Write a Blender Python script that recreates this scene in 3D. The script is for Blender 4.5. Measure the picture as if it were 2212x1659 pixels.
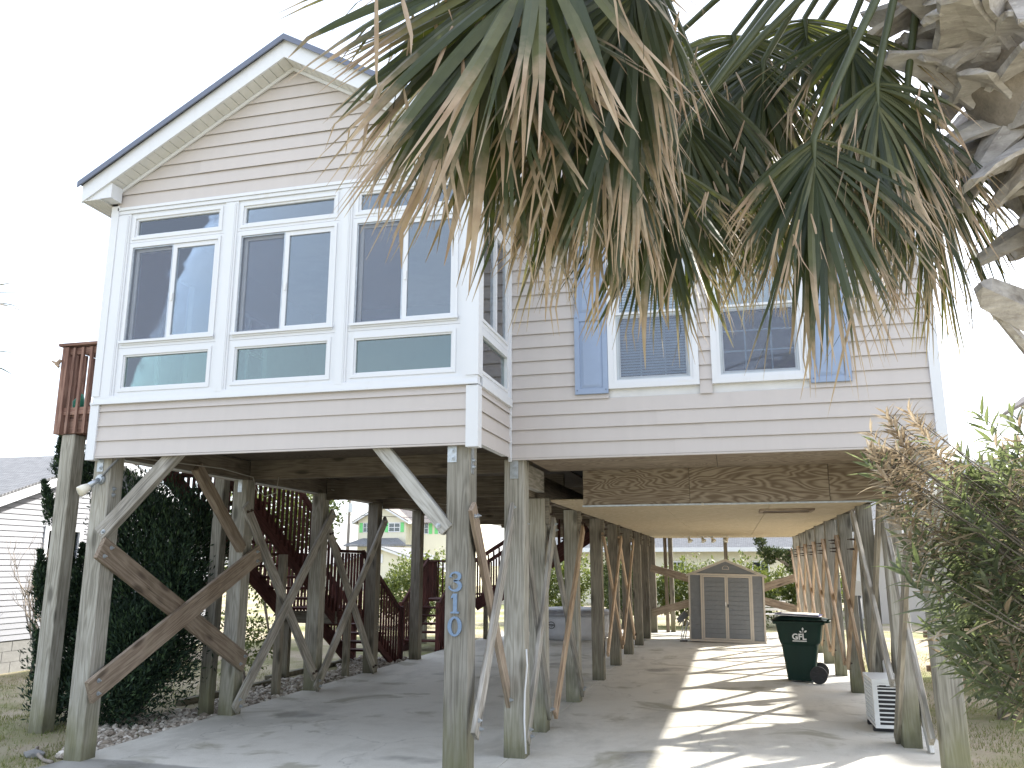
import bpy, bmesh, math, random
from mathutils import Vector, Matrix, noise as mnoise

# ------------------------------------------------------------------ clear
for o in list(bpy.data.objects):
    bpy.data.objects.remove(o)
random.seed(11)
sc = bpy.context.scene
COL = sc.collection

# ------------------------------------------------------------------ camera
PITCH, YAW, EYE = math.radians(12.3), math.radians(14.54), 1.8
cd = bpy.data.cameras.new('camera')
cam = bpy.data.objects.new('camera', cd)
COL.objects.link(cam)
cam.location = (0, 0, EYE)
cam.rotation_euler = (math.pi / 2 + PITCH, 0, YAW)
cd.sensor_width = 36.0
cd.lens = 36.0 * 1793.0 / 2212.0
cd.clip_start, cd.clip_end = 0.1, 3000
sc.camera = cam
sc.render.resolution_x, sc.render.resolution_y = 1024, 768

# ------------------------------------------------------------------ sky, sun, exposure
SUN_DIR = Vector((1.0, 0.9, 1.0)).normalized()
world = bpy.data.worlds.new('World')
sc.world = world
world.use_nodes = True
wn = world.node_tree
wn.nodes.clear()
w_out = wn.nodes.new('ShaderNodeOutputWorld')
w_bg = wn.nodes.new('ShaderNodeBackground')
w_sky = wn.nodes.new('ShaderNodeTexSky')
w_sky.sky_type = 'NISHITA'
w_sky.sun_disc = False
w_sky.sun_elevation = math.asin(SUN_DIR.z)
w_sky.sun_rotation = math.atan2(SUN_DIR.x, SUN_DIR.y)
w_sky.air_density = 1.0
w_sky.dust_density = 2.5
w_sky.ozone_density = 1.0
# thin high overcast: a pale veil of cloud over the whole sky, patchy by noise
w_co = wn.nodes.new('ShaderNodeTexCoord')
w_map = wn.nodes.new('ShaderNodeMapping')
w_map.inputs['Scale'].default_value = (1.0, 1.0, 2.6)
w_no = wn.nodes.new('ShaderNodeTexNoise')
w_no.inputs['Scale'].default_value = 1.7
w_no.inputs['Detail'].default_value = 5
w_no.inputs['Roughness'].default_value = 0.55
w_rp = wn.nodes.new('ShaderNodeMapRange')
w_rp.inputs['From Min'].default_value = 0.35
w_rp.inputs['From Max'].default_value = 0.75
w_rp.inputs['To Min'].default_value = 0.35
w_rp.inputs['To Max'].default_value = 0.75
w_mx = wn.nodes.new('ShaderNodeMix')
w_mx.data_type = 'RGBA'
w_mx.inputs['B'].default_value = (4.7, 4.9, 5.3, 1)
wn.links.new(w_co.outputs['Generated'], w_map.inputs['Vector'])
wn.links.new(w_map.outputs['Vector'], w_no.inputs['Vector'])
wn.links.new(w_no.outputs['Fac'], w_rp.inputs['Value'])
wn.links.new(w_rp.outputs['Result'], w_mx.inputs['Factor'])
wn.links.new(w_sky.outputs['Color'], w_mx.inputs['A'])
wn.links.new(w_mx.outputs['Result'], w_bg.inputs['Color'])
w_bg.inputs['Strength'].default_value = 0.135
wn.links.new(w_bg.outputs['Background'], w_out.inputs['Surface'])

sd = bpy.data.lights.new('sun', 'SUN')
sd.energy = 3.3
sd.angle = math.radians(1.3)
sd.color = (1.0, 0.95, 0.86)
sun = bpy.data.objects.new('sun', sd)
COL.objects.link(sun)
sun.rotation_euler = (-SUN_DIR).to_track_quat('-Z', 'Y').to_euler()
sun.location = (20, 18, 20)

vs = sc.view_settings
vs.view_transform = 'Standard'
vs.look = 'None'
vs.exposure = 1.84
vs.gamma = 1.0
vs.use_curve_mapping = False

# ------------------------------------------------------------------ pixel-free camera helpers (2212 x 1659 frame)
FW = Vector((-math.sin(YAW) * math.cos(PITCH), math.cos(YAW) * math.cos(PITCH), math.sin(PITCH)))
RT = Vector((math.cos(YAW), math.sin(YAW), 0))
UP = RT.cross(FW)
CAMP = Vector((0, 0, EYE))
def at(x, y, d):
    """world point seen at (x, y) at d metres in front of the lens"""
    return CAMP + (FW * 1793 + RT * (x - 1106) + UP * (829.5 - y)) / 1793.0 * d
def vdir(r, u, t):
    return (RT * r + UP * u - FW * t).normalized()

# ------------------------------------------------------------------ object helpers
WM = {}
def link(o, parent=None, M=None):
    COL.objects.link(o)
    M = M or Matrix.Identity(4)
    if parent is not None:
        o.parent = parent
        o.matrix_parent_inverse = WM[parent].inverted()
    o.matrix_basis = M
    WM[o] = M
    return o
def tag(o, label=None, cat=None, group=None, kind=None):
    if label: o['label'] = label
    if cat: o['category'] = cat
    if group: o['group'] = group
    if kind: o['kind'] = kind
    return o
def empty(name, loc, label=None, cat=None, group=None):
    o = bpy.data.objects.new(name, None)
    o.empty_display_size = 0.2
    link(o, None, Matrix.Translation(Vector(loc)))
    return tag(o, label, cat, group)

class MB:
    def __init__(s):
        s.v = []; s.f = []; s.uv = []
    def add(s, vs_, fs, uv=None):
        n = len(s.v)
        s.v += [tuple(p) for p in vs_]
        s.f += [tuple(i + n for i in q) for q in fs]
        s.uv += (uv if uv else [(0, 0)] * len(vs_))
        return s
    def box(s, x0, x1, y0, y1, z0, z1):
        return s.add([(x0,y0,z0),(x1,y0,z0),(x1,y1,z0),(x0,y1,z0),(x0,y0,z1),(x1,y0,z1),(x1,y1,z1),(x0,y1,z1)],
              [(3,2,1,0),(4,5,6,7),(0,1,5,4),(1,2,6,5),(2,3,7,6),(3,0,4,7)])
    def obox(s, c, ax, ay, az):
        c = Vector(c); ax = Vector(ax); ay = Vector(ay); az = Vector(az)
        p = [c+a*ax+b*ay+d*az for d in (-1,1) for a,b in ((-1,-1),(1,-1),(1,1),(-1,1))]
        return s.add(p, [(3,2,1,0),(4,5,6,7),(0,1,5,4),(1,2,6,5),(2,3,7,6),(3,0,4,7)])
    def bar(s, p0, p1, w, t, up=(0,0,1)):
        p0 = Vector(p0); p1 = Vector(p1); d = (p1-p0)
        x = d.normalized(); y = Vector(up).cross(x)
        if y.length < 1e-3: y = Vector((0,1,0)).cross(x)
        y.normalize(); z = x.cross(y)
        return s.obox((p0+p1)/2, d/2, y*t/2, z*w/2)
    def ext(s, poly, y0, y1, axis='y'):
        n = len(poly)
        def P(a, b, h):
            return {'y': (a, h, b), 'x': (h, a, b), 'z': (a, b, h)}[axis]
        vs_ = [P(a,b,y0) for a,b in poly] + [P(a,b,y1) for a,b in poly]
        fs = [tuple(range(n)), tuple(range(2*n-1, n-1, -1))] + [(i, i+n, (i+1)%n+n, (i+1)%n) for i in range(n)]
        return s.add(vs_, fs)
    def tube(s, pts, rad, n=8, cap=True):
        pts = [Vector(p) for p in pts]
        if not hasattr(rad, '__len__'): rad = [rad]*len(pts)
        base = len(s.v); ref = None; vs_ = []; uv = []
        for i, p in enumerate(pts):
            t = (pts[min(i+1,len(pts)-1)]-pts[max(i-1,0)]).normalized()
            if ref is None:
                ref = Vector((0,0,1)) if abs(t.z) < .9 else Vector((1,0,0))
            b = t.cross(ref); b.normalize(); ref = b.cross(t)
            for k in range(n):
                a = 2*math.pi*k/n
                vs_.append(p + (ref*math.cos(a)+b*math.sin(a))*rad[i]); uv.append((i/max(1,len(pts)-1), k/n))
        fs = []
        for i in range(len(pts)-1):
            for k in range(n):
                fs.append((i*n+k, i*n+(k+1)%n, (i+1)*n+(k+1)%n, (i+1)*n+k))
        if cap:
            fs.append(tuple(range(n-1,-1,-1))); fs.append(tuple(range((len(pts)-1)*n, len(pts)*n)))
        return s.add(vs_, fs, uv)
    def cyl(s, p0, p1, r, n=12, r1=None):
        return s.tube([p0, p1], [r, r if r1 is None else r1], n)
    def build(s, name, mat=None, parent=None, M=None, smooth=False, uv=False):
        me = bpy.data.meshes.new(name)
        me.from_pydata(s.v, [], s.f)
        if uv:
            l = me.uv_layers.new(name='UVMap')
            idx = [0]*len(me.loops); me.loops.foreach_get('vertex_index', idx)
            fl = []
            for i in idx: fl += s.uv[i]
            l.data.foreach_set('uv', fl)
        me.update()
        if mat: me.materials.append(mat)
        if smooth: me.shade_smooth()
        o = bpy.data.objects.new(name, me)
        return link(o, parent, M)

CB = {}
def cbox_mesh(name, L, w, t, ch, mat):
    k = (round(L,3), round(w,3), round(t,3), ch, mat.name, name)
    if k in CB: return CB[k]
    bm = bmesh.new()
    bmesh.ops.create_cube(bm, size=1)
    for v in bm.verts: v.co = Vector((v.co.x*L, v.co.y*t, v.co.z*w))
    if ch > 0:
        bmesh.ops.bevel(bm, geom=list(bm.edges), offset=ch, segments=1, affect='EDGES')
    me = bpy.data.meshes.new(name); bm.to_mesh(me); bm.free()
    me.materials.append(mat); CB[k] = me
    return me
def board(name, p0, p1, w, t, mat, parent=None, up=(0,0,1), ch=0.004):
    """chamfered timber from p0 to p1; w measured along 'up', t across; grain runs along local X"""
    p0 = Vector(p0); p1 = Vector(p1); d = p1-p0; L = d.length; x = d/L
    y = Vector(up).cross(x)
    if y.length < 1e-3: y = Vector((0,1,0))
    y.normalize(); z = x.cross(y)
    M = Matrix((x, y, z)).transposed().to_4x4(); M.translation = (p0+p1)/2
    return link(bpy.data.objects.new(name, cbox_mesh(name, L, w, t, ch, mat)), parent, M)

# ------------------------------------------------------------------ material helpers
class NT:
    def __init__(s, name):
        s.m = bpy.data.materials.new(name); s.m.use_nodes = True
        s.t = s.m.node_tree; s.n = s.t.nodes
        s.b = s.n['Principled BSDF']; s.out = s.n['Material Output']
    def node(s, typ, **kw):
        n = s.n.new(typ)
        for k, v in kw.items():
            if k in n.inputs: n.inputs[k].default_value = v
            else: setattr(n, k, v)
        return n
    def l(s, a, b): s.t.links.new(a, b)
    def coord(s, kind='Object', scale=(1,1,1)):
        c = s.node('ShaderNodeTexCoord'); m = s.node('ShaderNodeMapping'); m.inputs['Scale'].default_value = scale
        s.l(c.outputs[kind], m.inputs['Vector']); return m.outputs['Vector']
    def pos(s, scale=(1,1,1)):
        c = s.node('ShaderNodeNewGeometry'); m = s.node('ShaderNodeMapping'); m.inputs['Scale'].default_value = scale
        s.l(c.outputs['Position'], m.inputs['Vector']); return m.outputs['Vector']
    def rnd(s): return s.node('ShaderNodeObjectInfo').outputs['Random']
    def noise(s, vec, scale=5, detail=4, rough=.55, dist=0):
        n = s.node('ShaderNodeTexNoise', Scale=scale, Detail=detail, Roughness=rough, Distortion=dist)
        s.l(vec, n.inputs['Vector']); return n.outputs['Fac']
    def ramp(s, fac, stops):
        r = s.node('ShaderNodeValToRGB'); e = r.color_ramp.elements
        while len(e) < len(stops): e.new(.5)
        for i, (p, c) in enumerate(stops):
            e[i].position = p; e[i].color = (*c, 1) if len(c) == 3 else c
        s.l(fac, r.inputs['Fac']); return r.outputs['Color']
    def rng(s, v, a, b, c=0., d=1.):
        n = s.node('ShaderNodeMapRange'); n.inputs['From Min'].default_value = a; n.inputs['From Max'].default_value = b
        n.inputs['To Min'].default_value = c; n.inputs['To Max'].default_value = d
        s.l(v, n.inputs['Value']); return n.outputs['Result']
    def mix(s, fac, a, b, mode='MIX'):
        n = s.node('ShaderNodeMix', data_type='RGBA', blend_type=mode)
        for i, x in (('Factor', fac), ('A', a), ('B', b)):
            if isinstance(x, (int, float)): n.inputs[i].default_value = x
            elif isinstance(x, (tuple, list)): n.inputs[i].default_value = (*x, 1) if len(x) == 3 else x
            else: s.l(x, n.inputs[i])
        return n.outputs['Result']
    def math(s, op, a, b=0.0):
        n = s.node('ShaderNodeMath', operation=op)
        for i, x in ((0, a), (1, b)):
            if isinstance(x, (int, float)): n.inputs[i].default_value = x
            else: s.l(x, n.inputs[i])
        return n.outputs[0]
    def sep(s, vec):
        n = s.node('ShaderNodeSeparateXYZ'); s.l(vec, n.inputs[0]); return n.outputs
    def bump(s, h, strength=.3, dist=.02):
        b = s.node('ShaderNodeBump', Strength=strength, Distance=dist); s.l(h, b.inputs['Height']); s.l(b.outputs['Normal'], s.b.inputs['Normal'])
    def done(s, col=None, rough=.6, spec=None):
        if col is not None:
            if isinstance(col, (tuple, list)): s.b.inputs['Base Color'].default_value = (*col, 1)
            else: s.l(col, s.b.inputs['Base Color'])
        if isinstance(rough, (int, float)): s.b.inputs['Roughness'].default_value = rough
        else: s.l(rough, s.b.inputs['Roughness'])
        if spec is not None: s.b.inputs['Specular IOR Level'].default_value = spec
        return s.m

def m_plain(name, col, rough=.5, var=.06, scale=6, bump=0., spec=None, metal=0.):
    t = NT(name); v = t.coord('Object')
    n = t.noise(v, scale, 5, .6)
    c = t.mix(t.rng(n, .3, .7), tuple(x*(1-var) for x in col), tuple(min(1, x*(1+var)) for x in col))
    if bump: t.bump(t.noise(v, scale*8, 3), bump, .01)
    t.b.inputs['Metallic'].default_value = metal
    return t.done(c, rough, spec)

def m_wood(name, dark, mid, light, algae=0.0, rough=.8, hue=.25):
    t = NT(name)
    oc = t.node('ShaderNodeTexCoord'); rd = t.rnd()
    off = t.node('ShaderNodeVectorMath', operation='SCALE'); off.inputs[0].default_value = (37.0, 11.0, 23.0); t.l(rd, off.inputs['Scale'])
    ad = t.node('ShaderNodeVectorMath', operation='ADD'); t.l(oc.outputs['Object'], ad.inputs[0]); t.l(off.outputs[0], ad.inputs[1])
    mp = t.node('ShaderNodeMapping'); mp.inputs['Scale'].default_value = (.5, 9, 9); t.l(ad.outputs[0], mp.inputs['Vector'])
    warp = t.node('ShaderNodeMapping'); warp.inputs['Scale'].default_value = (1.3, 3, 3); t.l(ad.outputs[0], warp.inputs['Vector'])
    wv = t.noise(warp.outputs[0], 1.2, 2)
    rings = t.math('SINE', t.math('MULTIPLY', t.math('ADD', t.noise(mp.outputs[0], .9, 2, .5), t.math('MULTIPLY', wv, .35)), 60.0))
    mp2 = t.node('ShaderNodeMapping'); mp2.inputs['Scale'].default_value = (2.2, 90, 90); t.l(ad.outputs[0], mp2.inputs['Vector'])
    fine = t.noise(mp2.outputs[0], 1.0, 4, .7)
    g = t.math('ADD', t.math('MULTIPLY', t.rng(rings, -1, 1), .2), t.math('MULTIPLY', fine, .85))
    big = t.noise(t.pos((1.3, 1.3, .8)), 1.6, 4, .6)
    g = t.math('ADD', g, t.math('MULTIPLY', t.math('SUBTRACT', big, .5), .75))
    c = t.ramp(g, [(.15, dark), (.5, mid), (.9, light)])
    # checks: thin dark cracks along the grain
    mp3 = t.node('ShaderNodeMapping'); mp3.inputs['Scale'].default_value = (.7, 26, 26); t.l(ad.outputs[0], mp3.inputs['Vector'])
    ck = t.noise(mp3.outputs[0], 1.0, 3, .6)
    c = t.mix(t.rng(ck, .66, .72, 0, .6), c, tuple(x*.35 for x in dark))
    # knots
    mk = t.node('ShaderNodeMapping'); mk.inputs['Scale'].default_value = (1.7, 5, 5); t.l(ad.outputs[0], mk.inputs['Vector'])
    vo = t.node('ShaderNodeTexVoronoi', Scale=1.0); t.l(mk.outputs[0], vo.inputs['Vector'])
    kn = t.rng(vo.outputs['Distance'], .1, .22, .75, 0)
    c = t.mix(kn, c, tuple(x*.55 for x in dark))
    # per piece tone
    hs = t.node('ShaderNodeHueSaturation'); t.l(c, hs.inputs['Color'])
    t.l(t.rng(rd, 0, 1, 1-hue, 1+hue), hs.inputs['Value'])
    c = hs.outputs[0]
    if algae:
        z = t.sep(t.pos())[2]
        an = t.noise(t.pos((4, 4, 1.2)), 1.5, 4, .6)
        a = t.math('MULTIPLY', t.rng(t.math('SUBTRACT', z, t.math('MULTIPLY', an, 1.1)), -.45, .15, 1, 0), algae)
        st = t.rng(t.noise(t.pos((9, 9, .5)), 1.0, 3), .55, .72, 0, .3)
        a = t.math('MAXIMUM', a, t.math('MULTIPLY', st, t.math('MULTIPLY', t.rng(z, .2, 2.9, 1, .25), algae)))
        c = t.mix(a, c, (.15, .15, .07))
        foot = t.rng(z, .02, .16, .6, 0)
        c = t.mix(t.math('MULTIPLY', foot, t.rng(an, .3, .6)), c, (.05, .05, .035))
    t.bump(t.math('SUBTRACT', t.math('ADD', fine, t.math('MULTIPLY', rings, .12)), t.rng(ck, .66, .72, 0, .8)), .5, .006)
    return t.done(c, rough, .25)

M = {}
M['post'] = m_wood('weathered_post_wood', (.13, .122, .1), (.295, .28, .24), (.46, .445, .4), .7)
M['post_dark'] = m_wood('weathered_grey_brown_wood', (.095, .083, .066), (.22, .197, .16), (.37, .34, .285), .3)
M['beam'] = m_wood('brown_beam_wood', (0.065, 0.055, 0.043), (0.156, 0.130, 0.101), (0.260, 0.221, 0.169))
M['brace'] = m_wood('brown_brace_wood', (0.111, 0.078, 0.058), (0.240, 0.189, 0.143), (0.390, 0.325, 0.260), .4)
M['brace_grey'] = m_wood('grey_brace_wood', (0.130, 0.120, 0.107), (0.305, 0.286, 0.254), (0.546, 0.520, 0.481), .3)
M['brace_tan'] = m_wood('tan_brace_wood', (0.221, 0.156, 0.104), (0.442, 0.325, 0.227), (0.650, 0.520, 0.390))
M['brace_pale'] = m_wood('pale_weathered_wood', (0.260, 0.247, 0.221), (0.546, 0.533, 0.494), (0.750, 0.750, 0.728))
M['red'] = m_wood('red_stained_wood', (.03, .012, .011), (.072, .026, .023), (.13, .05, .044))
M['deck'] = m_wood('faded_red_deck_wood', (0.091, 0.052, 0.042), (0.208, 0.117, 0.091), (0.390, 0.260, 0.208))

def m_ply(name, dark, light, red):
    t = NT(name); v = t.coord('Object', (.55, 2.0, 2.4)); rd = t.rnd()
    off = t.node('ShaderNodeVectorMath', operation='SCALE'); off.inputs[0].default_value = (13., 7., 19.); t.l(rd, off.inputs['Scale'])
    ad = t.node('ShaderNodeVectorMath', operation='ADD'); t.l(v, ad.inputs[0]); t.l(off.outputs[0], ad.inputs[1])
    n = t.noise(ad.outputs[0], 1.35, 3.2, .5, .4)
    s_ = t.math('SINE', t.math('MULTIPLY', n, 170.0))
    v2 = t.coord('Object', (3, 60, 60)); f = t.noise(v2, 1.0, 3)
    g = t.math('ADD', t.rng(s_, -1, 1, 0, .62), t.math('MULTIPLY', f, .38))
    c = t.ramp(g, [(.18, light), (.55, tuple((a+b)/2 for a, b in zip(dark, light))), (.86, dark)])
    blot = t.noise(t.pos((1, 1, 1)), .9, 4)
    c = t.mix(t.rng(blot, .5, .72, 0, .5), c, red)
    t.bump(s_, .15, .003)
    return t.done(c, .75, .25)
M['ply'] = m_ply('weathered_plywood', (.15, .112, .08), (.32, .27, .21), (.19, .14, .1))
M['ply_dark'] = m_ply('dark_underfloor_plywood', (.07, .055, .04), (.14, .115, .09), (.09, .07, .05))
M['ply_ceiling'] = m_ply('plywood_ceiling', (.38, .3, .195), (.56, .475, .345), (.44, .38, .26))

def m_siding(name, col, var=.05):
    t = NT(name); rd = t.rnd()
    st = t.noise(t.pos((7, 7, .5)), 1.0, 4, .6); bl = t.noise(t.pos((1.2, 1.2, 1.2)), 1.0, 4, .6)
    c = t.mix(t.rng(st, .35, .75), col, tuple(x*(1-var) for x in col))
    c = t.mix(t.rng(bl, .62, .8, 0, .35), c, (col[0]*.9, col[1]*.86, col[2]*.78))
    z = t.mix(1.0, c, t.ramp(rd, [(0, (.96, .96, .96)), (1, (1.0, 1.0, 1.0))]), 'MULTIPLY')
    grain = t.noise(t.pos((3, 3, 60)), 1.5, 3)
    t.bump(grain, .06, .004)
    return t.done(z, .48, .4)
M['siding'] = m_siding('beige_vinyl_siding', (.53, .488, .465))
M['siding_white'] = m_siding('pale_grey_siding', (.27, .28, .31))
M['siding_yellow'] = m_siding('pale_yellow_siding', (.7, .67, .54))
M['siding_right'] = m_siding('off_white_siding', (.45, .44, .43))
def m_trim():
    t = NT('white_vinyl_trim')
    d = t.noise(t.pos((9, 9, 1.2)), 1.0, 4, .65); d2 = t.noise(t.pos((2, 2, 14)), 1.0, 3)
    c = t.mix(t.rng(d, .58, .8, 0, .5), (.665, .68, .71), (.58, .58, .57))
    c = t.mix(t.rng(d2, .66, .78, 0, .3), c, (.6, .56, .5))
    return t.done(c, .38, .45)
M['trim'] = m_trim()
M['soffit'] = m_plain('soffit_vinyl', (.62, .62, .6), .5)
M['shutter'] = m_plain('blue_painted_shutter', (.26, .33, .465), .45, .06, 4)
M['drip'] = m_plain('blue_grey_drip_edge', (.13, .15, .21), .4)
M['galv'] = m_plain('galvanised_steel', (.42, .45, .48), .42, .2, 20, metal=.7)
M['rust'] = m_plain('rusty_bolt', (.06, .04, .03), .7, .3, 30)
M['black'] = m_plain('black_plastic', (.018, .018, .02), .5)
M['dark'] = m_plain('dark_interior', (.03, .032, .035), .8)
M['whitemetal'] = m_plain('white_painted_metal', (.74, .74, .72), .4, .04)
M['pvc'] = m_plain('white_pvc', (.72, .73, .74), .4)
M['greybox'] = m_plain('grey_electrical_box', (.48, .52, .55), .4)
M['conduit'] = m_plain('grey_conduit', (.16, .165, .17), .55)
M['wire'] = m_plain('thin_grey_wire', (.3, .28, .25), .6)
M['blueplate'] = m_plain('slate_blue_number', (.17, .25, .38), .38, .12, 40, metal=.2)
M['interior'] = m_plain('pale_interior_wall', (.66, .66, .66), .8)
M['interior_teal'] = m_plain('dusty_interior_green', (.35, .42, .42), .8)
M['cardw'] = m_plain('white_board', (.8, .8, .8), .5)
M['cardb'] = m_plain('navy_board', (.03, .035, .16), .4)
M['binlogo'] = m_plain('white_print', (.85, .86, .85), .5)
M['binblack'] = m_plain('black_wheel_rubber', (.02, .02, .022), .6)
M['tub'] = m_plain('light_grey_vinyl', (.6, .61, .64), .45)
M['tubtop'] = m_plain('grey_vinyl_cover', (.33, .33, .35), .5, .2, 9)
M['taupe'] = m_plain('taupe_shed_trim', (.55, .5, .44), .55)
M['shedgrey'] = m_plain('grey_shed_panel', (.19, .203, .222), .55, .07, 12)
M['hose'] = m_plain('blue_hose', (.03, .12, .28), .4)
M['greenplastic'] = m_plain('green_plastic', (.02, .2, .13), .4)
M['block'] = m_plain('concrete_block', (.2, .2, .195), .85, .12, 14, .3)
M['mortar'] = m_plain('mortar', (.22, .22, .21), .9)
M['bulb'] = m_plain('milky_glass_bulb', (.72, .68, .58), .25)
M['greenshutter'] = m_plain('bright_green_shutter', (.16, .58, .2), .5)
M['cane'] = m_plain('brown_cane_bark', (.12, .1, .075), .85, .2, 20)
M['birch'] = m_plain('grey_twig_bark', (.27, .235, .2), .85, .2, 20)
M['poleWood'] = m_plain('utility_pole_wood', (.2, .18, .16), .9)

def m_bin():
    t = NT('dark_green_polyethylene'); v = t.coord('Object')
    n = t.noise(v, 140, 2); d = t.noise(t.coord('Object', (2, 2, .6)), 3, 4)
    c = t.mix(t.rng(d, .4, .75, 0, .6), (.004, .026, .019), (.014, .042, .032))
    t.bump(n, .12, .002)
    return t.done(c, t.rng(d, .3, .7, .38, .55), .28)
M['bin'] = m_bin()

def m_glass(name, tint, refl, rough=.0):
    t = NT(name); t.n.remove(t.b)
    tr = t.node('ShaderNodeBsdfTransparent'); tr.inputs[0].default_value = (*tint, 1)
    gl = t.node('ShaderNodeBsdfGlossy'); gl.inputs['Roughness'].default_value = rough; gl.inputs['Color'].default_value = (.9, .92, .95, 1)
    lw = t.node('ShaderNodeFresnel'); lw.inputs[0].default_value = 1.52
    bv = t.coord('Object'); bp = t.node('ShaderNodeBump', Strength=.035, Distance=.05); t.l(t.noise(bv, 1.6, 2), bp.inputs['Height'])
    t.l(bp.outputs[0], gl.inputs['Normal'])
    k = t.math('ADD', t.math('MULTIPLY', lw.outputs[0], 1.25), refl)
    mx = t.node('ShaderNodeMixShader'); t.l(k, mx.inputs[0]); t.l(tr.outputs[0], mx.inputs[1]); t.l(gl.outputs[0], mx.inputs[2])
    t.l(mx.outputs[0], t.out.inputs['Surface'])
    return t.m
M['glass'] = m_glass('window_glass', (.74, .8, .83), .06)
M['glass_low'] = m_glass('tinted_lower_glass', (.62, .76, .7), .055)
M['glass_dark'] = m_glass('dark_window_glass', (.8, .88, .93), .02)
def m_screen():
    t = NT('insect_screen'); t.n.remove(t.b)
    tr = t.node('ShaderNodeBsdfTransparent'); df = t.node('ShaderNodeBsdfDiffuse'); df.inputs[0].default_value = (.25, .27, .34, 1)
    mx = t.node('ShaderNodeMixShader', Fac=.5); mx.inputs[0].default_value = .24
    t.l(tr.outputs[0], mx.inputs[1]); t.l(df.outputs[0], mx.inputs[2]); t.l(mx.outputs[0], t.out.inputs['Surface'])
    return t.m
M['screen'] = m_screen()

def m_concrete():
    t = NT('driveway_concrete'); p = t.pos()
    a = t.noise(p, .55, 5, .62); b = t.noise(p, 3.2, 6, .7); f = t.noise(p, 70, 3, .7)
    g = t.math('ADD', t.math('MULTIPLY', a, .55), t.math('MULTIPLY', b, .45))
    c = t.ramp(g, [(.3, (.48, .46, .4)), (.48, (.66, .64, .58)), (.7, (.74, .725, .665))])
    c = t.mix(t.rng(f, .3, .7, .0, .3), c, (.3, .29, .25))
    # broad grey traffic staining, pale scabs, olive damp patches and oil spots
    s1 = t.noise(t.pos((1.0, .45, 1)), .8, 6, .68, .5); c = t.mix(t.rng(s1, .5, .62, 0, .5), c, (.38, .37, .33))
    s2 = t.noise(t.pos((1.0, 1.6, 1)), 2.1, 8, .78); c = t.mix(t.rng(s2, .57, .64, 0, .6), c, (.66, .645, .6))
    s3 = t.noise(t.pos((1, 1, 1)), 1.15, 5, .6, .8); c = t.mix(t.rng(s3, .57, .66, 0, .65), c, (.27, .255, .18))
    vo = t.node('ShaderNodeTexVoronoi', Scale=.62); wp = t.node('ShaderNodeVectorMath', operation='ADD'); nv = t.node('ShaderNodeTexNoise', Scale=1.6, Detail=4.0); t.l(p, nv.inputs['Vector']); t.l(p, wp.inputs[0]); t.l(nv.outputs['Color'], wp.inputs[1]); t.l(wp.outputs[0], vo.inputs['Vector'])
    c = t.mix(t.rng(vo.outputs['Distance'], .1, .2, .55, 0), c, (.16, .155, .14))
    crk = t.node('ShaderNodeTexVoronoi', Scale=.26); crk.feature = 'DISTANCE_TO_EDGE'; t.l(wp.outputs[0], crk.inputs['Vector'])
    c = t.mix(t.rng(crk.outputs['Distance'], .0, .003, .35, 0), c, (.1, .1, .09))
    # damp, wavy-edged band along the drip line at the front
    xyz = t.sep(p); w = t.noise(t.pos((1, .2, 1)), .8, 4, .55)
    lim = t.math('ADD', t.math('MULTIPLY', w, .55), 6.9)
    damp = t.rng(t.math('SUBTRACT', xyz[1], lim), -.03, .02, .62, 0)
    c = t.mix(damp, c, (.12, .12, .115))
    t.bump(t.math('ADD', f, t.math('MULTIPLY', b, .5)), .25, .006)
    return t.done(c, t.rng(b, .3, .7, .62, .85), .35)
M['concrete'] = m_concrete()
def m_ground():
    t = NT('sandy_winter_lawn'); p = t.pos()
    a = t.noise(p, .35, 5, .6); b = t.noise(p, 9, 5, .7); f = t.noise(p, 90, 3, .8)
    c = t.ramp(t.math('ADD', t.math('MULTIPLY', b, .6), t.math('MULTIPLY', f, .4)), [(.3, (.26, .21, .145)), (.5, (.46, .395, .3)), (.75, (.6, .54, .44))])
    c = t.mix(t.rng(t.math('ADD', t.math('MULTIPLY', a, .7), t.math('MULTIPLY', b, .3)), .44, .58, 0, .8), c, (.17, .2, .06))
    t.bump(t.math('ADD', b, f), .7, .03)
    return t.done(c, .95, .1)
M['ground'] = m_ground()
M['asphalt'] = m_plain('dark_asphalt', (.045, .046, .05), .9, .2, 30, .4)
def m_gravel():
    t = NT('river_gravel'); 
    g = t.node('ShaderNodeNewGeometry')
    c = t.ramp(g.outputs['Random Per Island'], [(0, (.16, .13, .1)), (.35, (.34, .3, .25)), (.7, (.5, .46, .4)), (1, (.66, .62, .56))])
    return t.done(c, .8, .3)
M['gravel'] = m_gravel()
def m_roof(name, a, b):
    t = NT(name); v = t.coord('Object', (3.0, 7.0, 7.0))
    br = t.node('ShaderNodeTexBrick', Scale=1.0); br.inputs['Color1'].default_value = (*a, 1); br.inputs['Color2'].default_value = (*b, 1)
    br.inputs['Mortar'].default_value = (*[x*.5 for x in a], 1); br.inputs['Mortar Size'].default_value = .03
    t.l(v, br.inputs['Vector'])
    n = t.noise(t.pos(), 20, 4); c = t.mix(t.rng(n, .3, .7, 0, .35), br.outputs['Color'], tuple(x*.7 for x in a))
    return t.done(c, .9, .2)
M['roof_grey'] = m_roof('grey_asphalt_shingle', (.2, .205, .215), (.29, .295, .305))
M['roof_brown'] = m_roof('brown_grey_shingle', (.22, .2, .19), (.33, .3, .28))
M['roof_main'] = m_roof('charcoal_shingle', (.1, .105, .12), (.15, .155, .17))

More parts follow.
